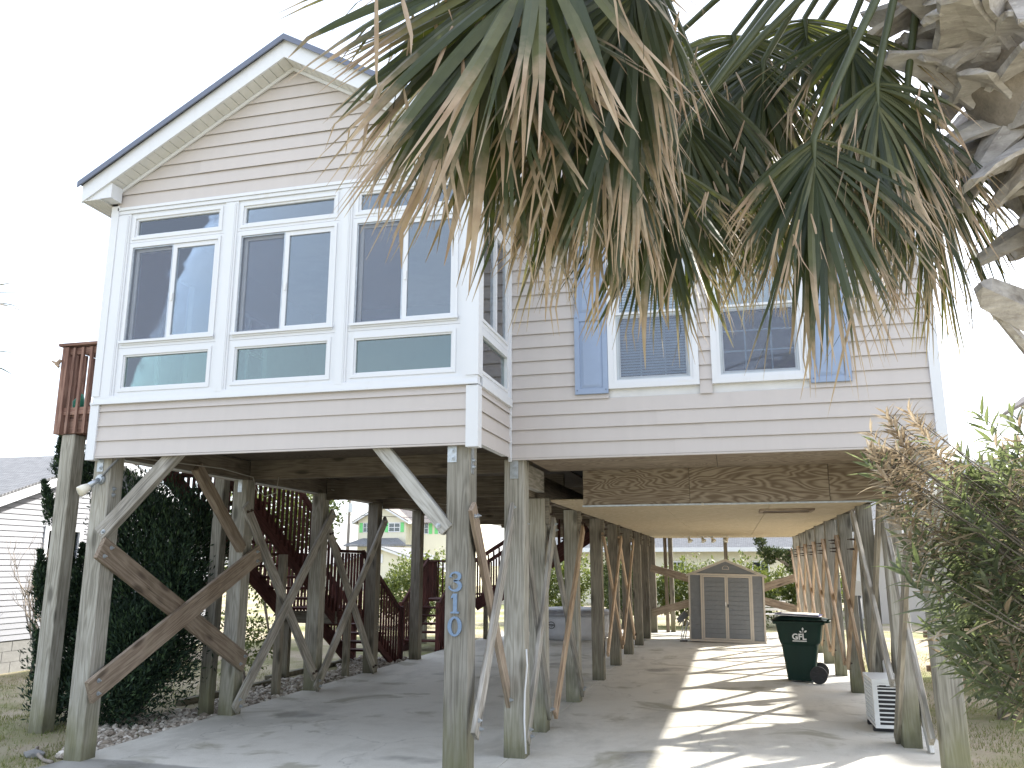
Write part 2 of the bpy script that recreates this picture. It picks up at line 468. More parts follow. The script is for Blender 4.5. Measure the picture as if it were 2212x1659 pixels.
def m_leaf(name, stops, trans=(.2, .24, .05), tf=.3, rough=.5, tipcol=None, tip=(.62, .8), spec=.35):
    """stops: ramp over a per-leaf random (uv.y); tip colour sets in along the leaf (uv.x)"""
    t = NT(name); uv = t.node('ShaderNodeUVMap'); uv.uv_map = 'UVMap'; s_ = t.sep(uv.outputs[0])
    c = t.ramp(s_[1], stops)
    n = t.noise(t.pos(), 14, 3, .6); c = t.mix(t.rng(n, .35, .7, 0, .35), c, tuple(x*.6 for x in stops[0][1]))
    fac = tf
    if tipcol:
        k = t.math('ADD', s_[0], t.math('ADD', t.math('MULTIPLY', t.math('SUBTRACT', n, .5), .35), t.math('MULTIPLY', t.math('SUBTRACT', s_[1], .5), .34)))
        kk = t.rng(k, tip[0], tip[1])
        tc = t.ramp(t.noise(t.pos(), 6, 3), [(.3, tipcol[0]), (.7, tipcol[1])])
        c = t.mix(kk, c, tc)
    tr = t.node('ShaderNodeBsdfTranslucent'); t.l(t.mix(.6, c, trans), tr.inputs[0])
    mx = t.node('ShaderNodeMixShader'); mx.inputs[0].default_value = tf
    t.done(c, rough, spec)
    t.l(t.b.outputs[0], mx.inputs[1]); t.l(tr.outputs[0], mx.inputs[2]); t.l(mx.outputs[0], t.out.inputs['Surface'])
    return t.m
M['palm'] = m_leaf('palm_leaf', [(0, (.024, .036, .016)), (.5, (.044, .059, .027)), (.85, (.082, .094, .042)), (1, (.13, .135, .06))], (.28, .32, .04), .22, .42,
                   ((.5, .39, .28), (.29, .19, .12)), (.66, .87))
M['petiole'] = m_plain('green_petiole', (.06, .075, .03), .45, .2, 8)
def m_boot():
    t = NT('grey_palm_leaf_base'); oc = t.coord('Object', (2, 18, 18)); n = t.noise(oc, 1.2, 5, .7); b = t.noise(t.pos(), 7, 5, .7); rd = t.rnd()
    c = t.ramp(t.math('ADD', t.math('MULTIPLY', n, .55), t.math('MULTIPLY', b, .45)), [(.3, (.2, .18, .17)), (.5, (.43, .405, .39)), (.72, (.66, .64, .63))])
    sp = t.noise(t.pos(), 32, 3, .6); c = t.mix(t.rng(sp, .62, .7, 0, .6), c, (.6, .59, .56))
    c = t.mix(t.rng(b, .6, .78, 0, .4), c, (.27, .22, .17))
    t.bump(t.math('ADD', n, b), .7, .012)
    return t.done(c, .9, .15)
M['boot'] = m_boot()
M['trunk'] = m_plain('fibrous_palm_trunk', (.26, .23, .2), .95, .35, 12, .6)
M['oleander'] = m_leaf('oleander_leaf', [(0, (.06, .078, .055)), (.55, (.135, .155, .115)), (.9, (.22, .24, .165)), (1, (.32, .38, .16))], (.34, .42, .14), .4, .4)
M['oleander_dry'] = m_leaf('dry_oleander_leaf', [(0, (.26, .2, .14)), (.5, (.5, .42, .33)), (1, (.68, .6, .5))], (.5, .4, .25), .3, .55)
M['hedge'] = m_leaf('hedge_leaf', [(0, (.045, .075, .022)), (.6, (.11, .15, .045)), (1, (.22, .26, .08))], (.3, .35, .06), .3)
M['juniper'] = m_leaf('juniper_foliage', [(0, (.008, .02, .013)), (.6, (.02, .046, .024)), (1, (.07, .12, .045))], (.05, .08, .03), .12, .7)
M['juniper_light'] = m_leaf('light_juniper_foliage', [(0, (.03, .05, .02)), (.6, (.07, .1, .035)), (1, (.13, .16, .06))], (.1, .14, .04), .15, .7)
M['grass'] = m_leaf('lawn_grass', [(0, (.09, .14, .025)), (.6, (.2, .22, .06)), (1, (.42, .36, .2))], (.3, .3, .1), .3, .7)

sc.cycles.max_bounces = 12
sc.cycles.diffuse_bounces = 10
sc.cycles.transparent_max_bounces = 24
# ================================================================== SETTING
g = MB(); g.add([(-900, -900, -.05), (900, -900, -.05), (900, 1500, -.05), (-900, 1500, -.05)], [(0, 1, 2, 3)])
tag(g.build('ground', M['ground']), kind='structure')
g = MB(); g.box(-6.6, 2.2, 4.9, 6.28, -.045, -.02)
tag(g.build('driveway', M['asphalt']), kind='structure')
g = MB(); g.add([(-200, -10, -.044), (200, -10, -.044), (200, -2.2, -.044), (-200, -2.2, -.044)], [(0, 1, 2, 3)])
tag(g.build('bounce_road', M['concrete']), kind='structure')  # unseen pale road behind the camera, added to bounce light onto the facade
slab = empty('concrete_slab', (-2.1, 15, -.1)); tag(slab, kind='structure')
XS = [-6.22, -2.165, 2.0]; YS = [6.3, 11.0, 15.45, 19.9, 24.6]
for i in range(2):
    for j in range(4):
        cx_, cy_ = (XS[i]+XS[i+1])/2, (YS[j]+YS[j+1])/2
        board('slab_panel', (XS[i]+.003, cy_, -.06), (XS[i+1]-.003, cy_, -.06), .12, YS[j+1]-YS[j]-.008, M['concrete'], slab, (0, 0, 1), .004)

# gravel bed beside the slab
g = MB(); rr = random.Random(3)
ico = [(0,0,-1),(.72,-.53,-.45),(-.28,-.85,-.45),(-.89,0,-.45),(-.28,.85,-.45),(.72,.53,-.45),(.28,-.85,.45),(-.72,-.53,.45),(-.72,.53,.45),(.28,.85,.45),(.89,0,.45),(0,0,1)]
icf = [(0,1,2),(1,0,5),(0,2,3),(0,3,4),(0,4,5),(1,5,10),(2,1,6),(3,2,7),(4,3,8),(5,4,9),(1,10,6),(2,6,7),(3,7,8),(4,8,9),(5,9,10),(6,10,11),(7,6,11),(8,7,11),(9,8,11),(10,9,11)]
for i in range(4200):
    y = 7.3 + 9.0*rr.random()**1.2; x = -6.24 - min(.95+.35*math.sin(y*1.7), .25+(y-7.3)*.6)*rr.random()
    s = rr.uniform(.014, .034)*(1.5 if rr.random() < .06 else 1); a = rr.random()*6.28
    ca, sa = math.cos(a), math.sin(a); sx, sy, sz = s*rr.uniform(.9, 1.5), s*rr.uniform(.7, 1.1), s*rr.uniform(.5, .85)
    z = -.045 + sz*.6 + rr.random()*.03
    g.add([(x+ca*p[0]*sx-sa*p[1]*sy, y+sa*p[0]*sx+ca*p[1]*sy, z+p[2]*sz) for p in ico], icf)
tag(g.build('gravel', M['gravel'], smooth=False), 'pale river gravel beside the left edge of the concrete slab', 'gravel', kind='stuff')

# lawn grass
def grass(name, spots, label, seed, n, h=(.02, .06)):
    r = random.Random(seed); g = MB()
    for i in range(n):
        x0, x1, y0, y1 = spots[r.randrange(len(spots))]
        x, y = r.uniform(x0, x1), r.uniform(y0, y1)
        if mnoise.noise((x*1.3, y*1.3, 0)) < -.15 and r.random() < .8: continue
        a = r.random()*6.28; hh = r.uniform(*h); w = r.uniform(.002, .005); lx, ly = r.uniform(-.03, .03), r.uniform(-.03, .03)
        c, s = math.cos(a)*w, math.sin(a)*w; k = r.random()
        g.add([(x-c, y-s, -.05), (x+c, y+s, -.05), (x+lx, y+ly, -.05+hh)], [(0, 1, 2)], [(0, k), (0, k), (1, k)])
    tag(g.build(name, M['grass'], uv=True), label, 'grass', kind='stuff')
grass('grass', [(1.98, 4.6, 6.2, 12), (2.0, 6, 12, 20)], 'patchy yellow green lawn right of the slab', 5, 26000)
grass('grass', [(-9.5, -6.4, 6.3, 9.2), (-12, -7.4, 9, 14)], 'dry winter lawn left of the house', 6, 22000)

# ================================================================== HOUSE
house = empty('beach_house', (-2.1, 15, 0), 'beige beach house raised on timber posts with white bay windows and blue shutters', 'house')
ZB = 2.865; CRS = .1445
YB, YM = 7.0, 8.2
BX0, BX1 = -6.2, -2.15          # bay side planes
def siding(name, parent, Y, xb0, xb1, xt0, xt1, z0, z1, mat=None, face=-1):
    """one lap course on a wall facing -Y (bottom edge proud, with a small return lip)"""
    g = MB(); a, b, c, e = Y-.019, Y-.002, Y-.016, Y+.001      # thin skin, hollow behind the lip
    g.add([(xb0,a,z0),(xb1,a,z0),(xt1,b,z1),(xt0,b,z1),(xb0,c,z0),(xb1,c,z0),(xt1,e,z1),(xt0,e,z1)],
          [(0,1,2,3),(1,5,6,2),(5,4,7,6),(4,0,3,7),(0,4,5,1),(3,2,6,7)])
    return g.build(name, mat or M['siding'], parent)
def siding_x(name, parent, X, sgn, y0, y1, z0, z1, mat=None):
    g = MB(); a, b, c, e = X+sgn*.019, X+sgn*.002, X+sgn*.016, X-sgn*.001
    f = [(0,1,2,3),(1,5,6,2),(5,4,7,6),(4,0,3,7),(0,4,5,1),(3,2,6,7)]
    g.add([(a,y0,z0),(a,y1,z0),(b,y1,z1),(b,y0,z1),(c,y0,z0),(c,y1,z0),(e,y1,z1),(e,y0,z1)], f if sgn > 0 else [q[::-1] for q in f])
    return g.build(name, mat or M['siding'], parent)
def part(name, mat, parent, *boxes, smooth=False):
    g = MB()
    for b in boxes: g.box(*b)
    return g.build(name, mat, parent)

# ---- bay: skirt
wall = part('bay_wall', M['interior'], house, (BX0+.02, BX1-.02, YB+.012, YB+.1, ZB+.02, 3.4))
zz = [ZB, ZB+.155, ZB+.305, ZB+.455, 3.385]
for i in range(4):
    xs = [BX0+.04, BX1-.06]
    cut = {0: -5.35, 1: -5.3, 2: -3.05, 3: -3.05}[i]
    siding('siding_board', wall, YB-.0005*(i % 2), xs[0], cut-.0015, xs[0], cut-.0015, zz[i], zz[i+1]+.008)
    siding('siding_board', wall, YB-.003, cut+.0015-.03, xs[1], cut+.0015-.03, xs[1], zz[i], zz[i+1]+.008)
part('starter_strip', M['siding'], wall, (BX0+.02, BX1-.03, YB-.02, YB+.02, ZB-.02, ZB-.003))
part('corner_board', M['trim'], house, (BX0-.045, BX0+.055, YB-.032, YB+.07, 2.83, 3.388))
part('corner_board', M['trim'], house, (BX1-.085, BX1+.03, YB-.032, YB+.085, 2.825, 3.382))
part('sill_band', M['trim'], house, (BX0-.045, BX1+.03, YB-.045, YB+.06, 3.392, 3.415), (BX0-.02, BX1+.02, YB-.026, YB+.06, 3.415, 3.475))
# ---- bay: window wall framing
part('window_header', M['trim'], house, (BX0+.03, BX1-.02, YB-.022, YB+.07, 5.462, 5.5), (BX0+.03, BX1-.02, YB-.034, YB+.07, 5.503, 5.535))
MUL = [(-6.225, -6.005), (-4.865, -4.715), (-3.565, -3.435), (-2.305, -2.127)]
for i, (a, b) in enumerate(MUL):
    e0 = .05 if i == 0 else 0
    part('mullion', M['trim'], house, (a, b, YB-.014, YB+.07, 3.477, 5.46), (a+.02, b-.02, YB-.024, YB-.0145, 3.45, 5.44), (a+.032+e0, b-.032, YB-.028, YB-.0245, 3.46, 5.43))
part('corner_board', M['trim'], house, (BX0-.045, BX0+.045, YB-.034, YB+.06, 3.477, 5.56))
part('corner_board', M['trim'], house, (BX1-.09, BX1+.03, YB-.036, YB+.09, 3.477, 5.56))
def frame(g, x0, x1, z0, z1, w, y0, y1):
    g.box(x0, x0+w, y0, y1, z0, z1); g.box(x1-w, x1, y0, y1, z0, z1)
    g.box(x0+w, x1-w, y0, y1, z0, z0+w); g.box(x0+w, x1-w, y0, y1, z1-w, z1)
def pane(name, parent, mat, x0, x1, z0, z1, y):
    g = MB(); g.box(x0, x1, y, y+.006, z0, z1); return g.build(name, mat, parent)
UN = [(-6.005, -4.865), (-4.715, -3.565), (-3.435, -2.305)]
for k, (a, b) in enumerate(UN):
    c0, c1 = a+.035, b-.035
    w = empty('window', ((a+b)/2, YB, 3.5)); w.parent = house; w.matrix_parent_inverse = WM[house].inverted()
    g = MB(); frame(g, a, b, 3.477, 3.975, .04, YB-.002, YB+.07); frame(g, a+.04, b-.04, 3.517, 3.935, .034, YB-.012, YB+.05)
    frame(g, a+.074, b-.074, 3.551, 3.901, .016, YB+.002, YB+.05); g.build('lower_frame', M['trim'], w)
    pane('lower_pane', w, M['glass_low'], a+.085, b-.085, 3.562, 3.89, YB+.022)
    g = MB(); frame(g, a, b, 5.13, 5.46, .03, YB-.002, YB+.07); frame(g, a+.03, b-.03, 5.16, 5.43, .03, YB-.012, YB+.05); frame(g, a+.06, b-.06, 5.19, 5.4, .022, YB+.004, YB+.05)
    g.build('transom_frame', M['trim'], w)
    pane('transom_pane', w, M['glass'], a+.075, b-.075, 5.205, 5.385, YB+.025)
    g = MB(); frame(g, a, b, 3.978, 5.127, .03, YB-.002, YB+.07); frame(g, a+.03, b-.03, 4.008, 5.1, .028, YB-.014, YB+.03)
    g.box(a+.02, b-.02, YB-.036, YB-.015, 4.025, 4.05); g.build('slider_frame', M['trim'], w)
    mid = (a+b)/2 - .01
    g = MB(); frame(g, mid-.012, b-.058, 4.04, 5.07, .045, YB+.001, YB+.03); g.build('sliding_sash', M['trim'], w)
    pane('sash_pane', w, M['glass'], mid+.025, b-.095, 4.08, 5.03, YB+.014)
    g = MB(); frame(g, a+.058, mid-.013, 4.04, 5.07, .012, YB+.0, YB+.02); g.build('screen_frame', M['galv'], w)
    pane('insect_screen', w, M['screen'], a+.068, mid-.022, 4.05, 5.06, YB+.008)
    g = MB(); frame(g, a+.07, mid+.02, 4.04, 5.07, .04, YB+.035, YB+.06); g.build('fixed_sash', M['greybox'], w)
    pane('fixed_pane', w, M['glass'], a+.1, mid-.01, 4.07, 5.04, YB+.048)
    g = MB(); g.box(mid+.01, mid+.028, YB-.012, YB-.001, 4.45, 4.53); g.build('latch', M['pvc'], w)

# ---- bay return wall (right side, facing +X)
rw = part('bay_side_wall', M['interior'], house, (BX1-.08, BX1-.012, YB+.12, YM-.03, ZB+.02, 3.4))
for i in range(4):
    siding_x('siding_board', rw, BX1, 1, YB+.088, YM-.02, zz[i], zz[i+1]+.006)
part('sill_band', M['trim'], rw, (BX1-.02, BX1+.035, YB+.092, YM-.022, 3.392, 3.475))
part('inner_corner_trim', M['trim'], house, (BX1-.005, BX1+.028, YM-.02-.025, YM-.022, 2.83, 3.39), (BX1-.02, BX1+.03, YM-.06, YM-.022, 3.476, 5.7))
w = empty('window', (BX1, 7.6, 3.5)); w.parent = house; w.matrix_parent_inverse = WM[house].inverted()
def framex(g, X, y0, y1, z0, z1, ww, t0, t1):
    g.box(X+t0, X+t1, y0, y0+ww, z0, z1); g.box(X+t0, X+t1, y1-ww, y1, z0, z1)
    g.box(X+t0, X+t1, y0+ww, y1-ww, z0, z0+ww); g.box(X+t0, X+t1, y0+ww, y1-ww, z1-ww, z1)
ya, yb = YB+.088, YM-.062
g = MB(); framex(g, BX1, ya, yb, 3.478, 3.975, .05, -.07, .004); framex(g, BX1, ya+.05, yb-.05, 3.528, 3.925, .03, -.05, .012); g.build('lower_frame', M['trim'], w)
part('lower_pane', M['glass_low'], w, (BX1-.03, BX1-.024, ya+.08, yb-.08, 3.558, 3.895))
g = MB(); framex(g, BX1, ya, yb, 3.978, 5.13, .05, -.07, .004); framex(g, BX1, ya+.05, yb-.05, 4.028, 5.08, .03, -.05, .014); g.box(BX1-.04, BX1+.005, 7.63, 7.68, 4.058, 5.05); g.build('slider_frame', M['trim'], w)
part('sash_pane', M['glass'], w, (BX1-.03, BX1-.024, ya+.08, 7.63, 4.058, 5.05), (BX1-.02, BX1-.014, 7.68, yb-.08, 4.058, 5.05))
g = MB(); framex(g, BX1, ya, yb, 5.133, 5.5, .06, -.07, .004); g.build('transom_frame', M['trim'], w)
part('transom_pane', M['glass'], w, (BX1-.03, BX1-.024, ya+.06, yb-.06, 5.193, 5.44))
part('upper_panel', M['trim'], house, (BX1-.07, BX1+.002, ya, yb, 5.503, 5.72))

# ---- bay left wall with openings toward the deck
lw = part('left_wall', M['interior'], house, (BX0, BX0+.08, YB+.1, 24.2, ZB+.01, 3.5), (BX0, BX0+.08, YB+.1, 24.2, 5.15, 5.7), (BX0, BX0+.08, YB+.1, 7.3, 3.5, 5.15),
          (BX0, BX0+.08, 8.35, 9.15, 3.5, 5.15), (BX0, BX0+.08, 10.05, 24.2, 3.5, 5.15))
for k in range(19):
    z = ZB+k*CRS
    if z+CRS < 3.5 or z > 5.14: siding_x('siding_board', lw, BX0, -1, YB+.062, 24.2, z, z+CRS+.005)
    else:
        for y0, y1 in ((YB+.062, 7.28), (8.37, 9.13), (10.07, 24.2)): siding_x('siding_board', lw, BX0, -1, y0, y1, z, z+CRS+.005)
for nm, y0, y1, z0, z1, nx, nz in (('window', 7.3, 8.35, 3.5, 5.15, 2, 1), ('deck_door', 9.15, 10.05, 3.5, 5.15, 2, 3)):
    w = empty(nm, (BX0, y0, z0)); w.parent = house; w.matrix_parent_inverse = WM[house].inverted()
    g = MB(); framex(g, BX0, y0+.002, y1-.002, z0+.002, z1-.002, .06, -.03, .09); g.build('frame', M['trim'], w)
    part('pane', M['glass'], w, (BX0+.02, BX0+.026, y0+.062, y1-.062, z0+.062, z1-.062))
    g = MB()
    for q in range(1, nx): yy = y0+(y1-y0)*q/nx; g.box(BX0+.005, BX0+.045, yy-.012, yy+.012, z0+.06, z1-.06)
    for q in range(1, nz): z_ = z0+(z1-z0)*q/nz; g.box(BX0+.008, BX0+.042, y0+.06, y1-.06, z_-.012, z_+.012)
    g.build('muntin', M['trim'], w)
# ---- rooms behind the glass
part('interior_floor', M['interior'], house, (BX0+.085, BX1-.09, YB+.14, 24, 3.22, 3.24), (BX1-.089, 1.85, YM+.1, 24, 3.22, 3.24))
part('interior_ceiling', M['interior'], house, (BX0+.085, BX1-.09, YB+.14, 24, 5.6, 5.63), (BX1-.089, 1.82, YM+.1, 24, 5.64, 5.67))
part('interior_back_wall', M['interior_teal'], house, (BX0+.085, -3.8, 11.2, 11.28, 3.24, 5.6), (-2.9, BX1-.1, 11.2, 11.28, 3.24, 5.6), (-3.8, -2.9, 11.2, 11.28, 5.0, 5.6))
part('interior_partition', M['interior'], house, (BX1-.1, BX1-.09, YM+.1, 11.28, 3.24, 5.6))
part('cabinet', M['interior'], house, (-3.3, -2.5, 8.6, 9.1, 3.24, 3.95))
part('sofa', M['interior_teal'], house, (-5.6, -4.2, 9.8, 10.6, 3.24, 3.85))

# ---- bay gable
AX, SL = -4.175, .583
def rake(x): return 6.9 - SL*abs(x-AX)             # soffit line against the wall
gw = MB(); gw.ext([(BX0+.02, 5.53), (BX1-.02, 5.53), (BX1-.02, rake(BX1)), (AX, 6.9), (BX0+.02, rake(BX0))], YB+.012, YB+.08); gw = gw.build('gable_wall', M['interior'], house)
k = 0; z = 5.542
while z < 6.86:
    z1 = min(z+CRS, 6.88)
    def xl(zq): return max(BX0+.01, AX-(6.89-zq)/SL)
    a0, b0 = xl(z), xl(min(z1+.005, 6.885))
    if k in (1, 2, 4):
        cut = {1: -3.0, 2: -5.18, 4: -4.6}[k]
        siding('siding_board', gw, YB, a0, cut, b0, cut, z, z1+.005); siding('siding_board', gw, YB-.003, cut-.03, 2*AX-a0, cut-.03, 2*AX-b0, z, z1+.005)
    else: siding('siding_board', gw, YB, a0, 2*AX-a0, b0, 2*AX-b0, z, z1+.005)
    z += CRS; k += 1
roof = MB(); OV = 6.78                                # front of rake fascia
EX = 2.325                                            # half width to the eave tip
def rt(x, up=0.): return 7.135 - SL*abs(x-AX) + up    # roof deck top
for s in (-1, 1):
    q = [(AX, rt(AX)), (AX+s*EX, rt(AX+EX)), (AX+s*EX, rt(AX+EX)-.03), (AX, rt(AX)-.035)]
    roof.ext(q if s > 0 else q[::-1], OV-.03, 12.5)
roof = roof.build('bay_roof', M['roof_main'], house)
for s in (-1, 1):
    e = AX+s*(EX-.02)
    g = MB(); q = [(AX, rt(AX)-.037), (e, rt(e)-.037), (e, rt(e)-.235), (AX, rt(AX)-.235)]; g.ext(q if s > 0 else q[::-1], OV, OV+.022); g.build('rake_fascia', M['trim'], roof)
    g = MB(); q = [(AX, rt(AX)+.008), (AX+s*(EX+.015), rt(AX+EX+.015)+.008), (AX+s*(EX+.015), rt(AX+EX+.015)-.052), (AX, rt(AX)-.058)]; g.ext(q if s > 0 else q[::-1], OV-.046, OV-.032); g.build('drip_edge', M['drip'], roof)
    # soffit planks under the rake
    n = 24; x0 = AX+s*.001; x1 = AX+s*(abs(BX0-AX)+.06)
    for i in range(n):
        a, b = x0+(x1-x0)*i/n+s*.003, x0+(x1-x0)*(i+1)/n-s*.003
        g = MB(); q = [(a, rake(a)+.012), (b, rake(b)+.012), (b, rake(b)+.0), (a, rake(a)+.0)]; g.ext(q if s > 0 else q[::-1], OV+.024, YB-.02); g.build('soffit_panel', M['soffit'], roof)
    g = MB(); a, b = AX+s*.0, AX+s*(abs(BX0-AX)-.01); q = [(a, rake(a)-.002), (b, rake(b)-.002), (b, rake(b)-.04), (a, rake(a)-.04)]; g.ext(q if s > 0 else q[::-1], YB-.036, YB-.018); g.build('rake_trim', M['trim'], roof)
    g = MB(); a, b = AX, AX+s*(abs(BX0-AX)+.06); q = [(a, rake(a)+.04), (b, rake(b)+.04), (b, rake(b)+.014), (a, rake(a)+.014)]; g.ext(q if s > 0 else q[::-1], OV+.024, YB); g.build('soffit_backing', M['dark'], roof)
    # boxed eave return
    bx = AX+s*(EX-.04); ib = AX+s*1.955
    g = MB(); q = [(ib, 5.585), (bx, 5.585), (bx, rt(bx)-.04), (ib, rt(ib)-.25)]
    if s < 0: q = q[::-1]
    g.ext(q, OV+.023, YB-.037); g.build('eave_return', M['trim'], roof)
    lo, hi = sorted((bx, AX+s*2.08))
    n = 4
    for i in range(n):
        a, b = lo+(hi-lo)*i/n+.002, lo+(hi-lo)*(i+1)/n-.002
        part('eave_soffit_panel', M['soffit'], roof, (a, b, OV+.01, 12.4, 5.57, 5.583))
    lo, hi = sorted((bx, bx+s*.02)); part('eave_fascia', M['trim'], roof, (lo, hi, OV+.023, 12.4, 5.565, rt(bx)-.03))

# ---- main front wall
MX0, MX1 = BX1, 1.93
RX, RZ, RS = -2.17, 7.2, .34
def mrake(x): return RZ-.2-RS*abs(x-RX)
fw = MB()
fw.ext([(MX0, ZB+.02), (MX1-.02, ZB+.02), (MX1-.02, 3.54), (MX0, 3.54)], YM+.012, YM+.09)
for a, b in ((MX0, -1.1), (-.22, -.085), (.805, MX1-.02)): fw.ext([(a, 3.54), (b, 3.54), (b, 5.62), (a, 5.62)], YM+.012, YM+.09)
fw.ext([(BX0, 5.62), (MX1-.02, 5.62), (MX1-.02, mrake(MX1)), (RX, mrake(RX)), (BX0, mrake(BX0))], YM+.012, YM+.09)
fw.ext([(-1.1, 5.08), (.805, 5.08), (.805, 5.14), (-1.1, 5.14)], YM+.014, YM+.088)
fw = fw.build('front_wall', M['interior'], house)
WIN = [(-1.112, -.215), (-.093, .815)]
z = ZB; k = 0
while z < mrake(RX)-.03:
    z1 = z+CRS
    xa, xb = MX0+.006, MX1-.075
    if z > 5.7:
        xa, xb = max(xa, RX-(mrake(RX)-z)/RS), min(xb, RX+(mrake(RX)-z)/RS)
        xa2, xb2 = max(MX0+.006, RX-(mrake(RX)-z1)/RS), min(xb, RX+max(0, mrake(RX)-z1)/RS)
    else: xa2, xb2 = xa, xb
    segs = [(xa, xb, xa2, xb2)]
    if z1 > 3.55 and z < 5.6:
        segs = [(xa, WIN[0][0]-.001, xa, WIN[0][0]-.001), (WIN[0][1]+.001, WIN[1][0]-.001, WIN[0][1]+.001, WIN[1][0]-.001), (WIN[1][1]+.001, xb, WIN[1][1]+.001, xb)]
    elif k < 5:
        c_ = [-.45, -.18, -.62, .1, -1.2][k]
        segs = [(xa, c_, xa, c_), (c_-.03, xb, c_-.03, xb)]
    for q, s_ in enumerate(segs):
        if s_[1]-s_[0] > .03: siding('siding_board', fw, YM-(.003 if (q == 1 and k < 5) else 0), s_[0], s_[1], s_[2], s_[3], z, z1+.005)
    z += CRS; k += 1
part('starter_strip', M['siding'], fw, (MX0+.03, MX1-.02, YM-.02, YM+.02, ZB-.02, ZB-.003))
part('corner_board', M['trim'], house, (MX1-.075, MX1+.02, YM-.034, YM+.08, 2.835, 5.75))
part('corner_board', M['trim'], house, (MX1+.0, MX1+.024, YM+.082, YM+.17, 2.835, 5.7))
rwall = part('right_wall', M['interior'], house, (MX1-.1, MX1-.012, YM+.1, 24.2, ZB+.01, 5.72))
for k in range(20): siding_x('siding_board', rwall, MX1, 1, YM+.172, 24.2, ZB+k*CRS, ZB+(k+1)*CRS+.005)
part('back_wall', M['siding'], house, (BX0+.1, MX1-.12, 24.12, 24.2, ZB+.02, 5.7))
mroof = MB()
for s in (-1, 1):
    q = [(RX, RZ), (RX+s*4.32, RZ-RS*4.32), (RX+s*4.32, RZ-RS*4.32-.03), (RX, RZ-.03)]; mroof.ext(q if s > 0 else q[::-1], YM-.24, 24.5)
mroof = mroof.build('main_roof', M['roof_main'], house)
for s in (-1, 1):
    xe = RX+s*4.3
    g = MB(); q = [(RX, RZ-.032), (xe, RZ-RS*4.3-.032), (xe, RZ-RS*4.3-.21), (RX, RZ-.21)]; g.ext(q if s > 0 else q[::-1], YM-.22, YM-.2); g.build('rake_fascia', M['trim'], mroof)
    g = MB(); q = [(RX, RZ+.006), (xe, RZ-RS*4.3+.006), (xe, RZ-RS*4.3-.045), (RX, RZ-.045)]; g.ext(q if s > 0 else q[::-1], YM-.255, YM-.242); g.build('drip_edge', M['drip'], mroof)
    g = MB(); q = [(RX, mrake(RX)+.02), (xe, mrake(xe)+.02), (xe, mrake(xe)+.003), (RX, mrake(RX)+.003)]; g.ext(q if s > 0 else q[::-1], YM-.199, YM-.021); g.build('rake_soffit', M['soffit'], mroof)
    lo, hi = sorted((xe, RX+s*4.11)); part('eave_soffit', M['soffit'], mroof, (lo, hi, YM-.2, 24.3, 5.53, 5.545)); lo, hi = sorted((xe, xe+s*.018)); part('eave_fascia', M['trim'], mroof, (lo, hi, YM-.2, 24.3, 5.525, 5.735))
# main windows
for k, (a, b) in enumerate(WIN):
    w = empty('window', ((a+b)/2, YM, 3.5)); w.parent = house; w.matrix_parent_inverse = WM[house].inverted()
    g = MB(); frame(g, a, b, 3.535, 5.075, .055, YM-.036, YM+.07); frame(g, a+.055, b-.055, 3.59, 5.02, .03, YM-.024, YM+.06); g.build('casing', M['trim'], w)
    lo0, lo1 = a+.085, b-.085
    g = MB(); frame(g, lo0, lo1, 3.62, 4.305, .038, YM+.008, YM+.03); g.build('lower_sash', M['greybox'], w)
    g = MB(); frame(g, lo0, lo1, 4.285, 4.99, .035, YM+.031, YM+.055); g.box(lo0, lo1, YM-.012, YM+.03, 4.307, 4.33); g.build('upper_sash', M['trim'], w)
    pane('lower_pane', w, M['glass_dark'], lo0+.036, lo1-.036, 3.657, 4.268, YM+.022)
    pane('upper_pane', w, M['glass'], lo0+.033, lo1-.033, 4.319, 4.956, YM+.04)
    if True: pane('insect_screen', w, M['screen'], lo0+.02, lo1-.02, 3.64, 4.285, YM+.004)
    g = MB()
    for q in (1, 2):
        xx = lo0+(lo1-lo0)*q/3; g.box(xx-.008, xx+.008, YM+.029, YM+.033, 3.655, 4.27); g.box(xx-.008, xx+.008, YM+.047, YM+.051, 4.317, 4.958)
    for z0, h_ in ((3.655, .615), (4.317, .641)):
        for q in (1, 2): z_ = z0+h_*q/3; g.box(lo0+.036, lo1-.036, YM+.0295, YM+.0335, z_-.007, z_+.007) if z0 < 4 else g.box(lo0+.036, lo1-.036, YM+.0475, YM+.0515, z_-.007, z_+.007)
    g.build('muntin', M['trim'], w)
    # transom above
    g = MB(); frame(g, a, b, 5.145, 5.6, .05, YM-.036, YM+.07); g.build('transom_frame', M['trim'], w)
    pane('transom_pane', w, M['glass'], a+.05, b-.05, 5.195, 5.55, YM+.03)
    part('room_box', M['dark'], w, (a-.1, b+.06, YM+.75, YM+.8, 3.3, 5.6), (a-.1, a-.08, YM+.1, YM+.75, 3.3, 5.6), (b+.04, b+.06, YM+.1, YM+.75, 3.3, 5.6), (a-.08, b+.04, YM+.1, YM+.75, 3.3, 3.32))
    sl = part('blind_slat', M['trim'], w, (lo0+.02, lo1-.02, YM+.075, YM+.078, 0, .022))
    sl.matrix_basis = Matrix.Translation((0, 0, 4.93)); n = 0
    zt = 4.93
    stop = 3.66 if k == 0 else 4.9
    while zt-.029 > stop:
        zt -= .029; c = sl.copy(); COL.objects.link(c); c.matrix_basis = Matrix.Translation((0, 0, zt))
    if k == 1: part('curtain', M['cardw'], w, (lo0+.02, lo1-.02, YM+.09, YM+.1, 4.3, 5.0))
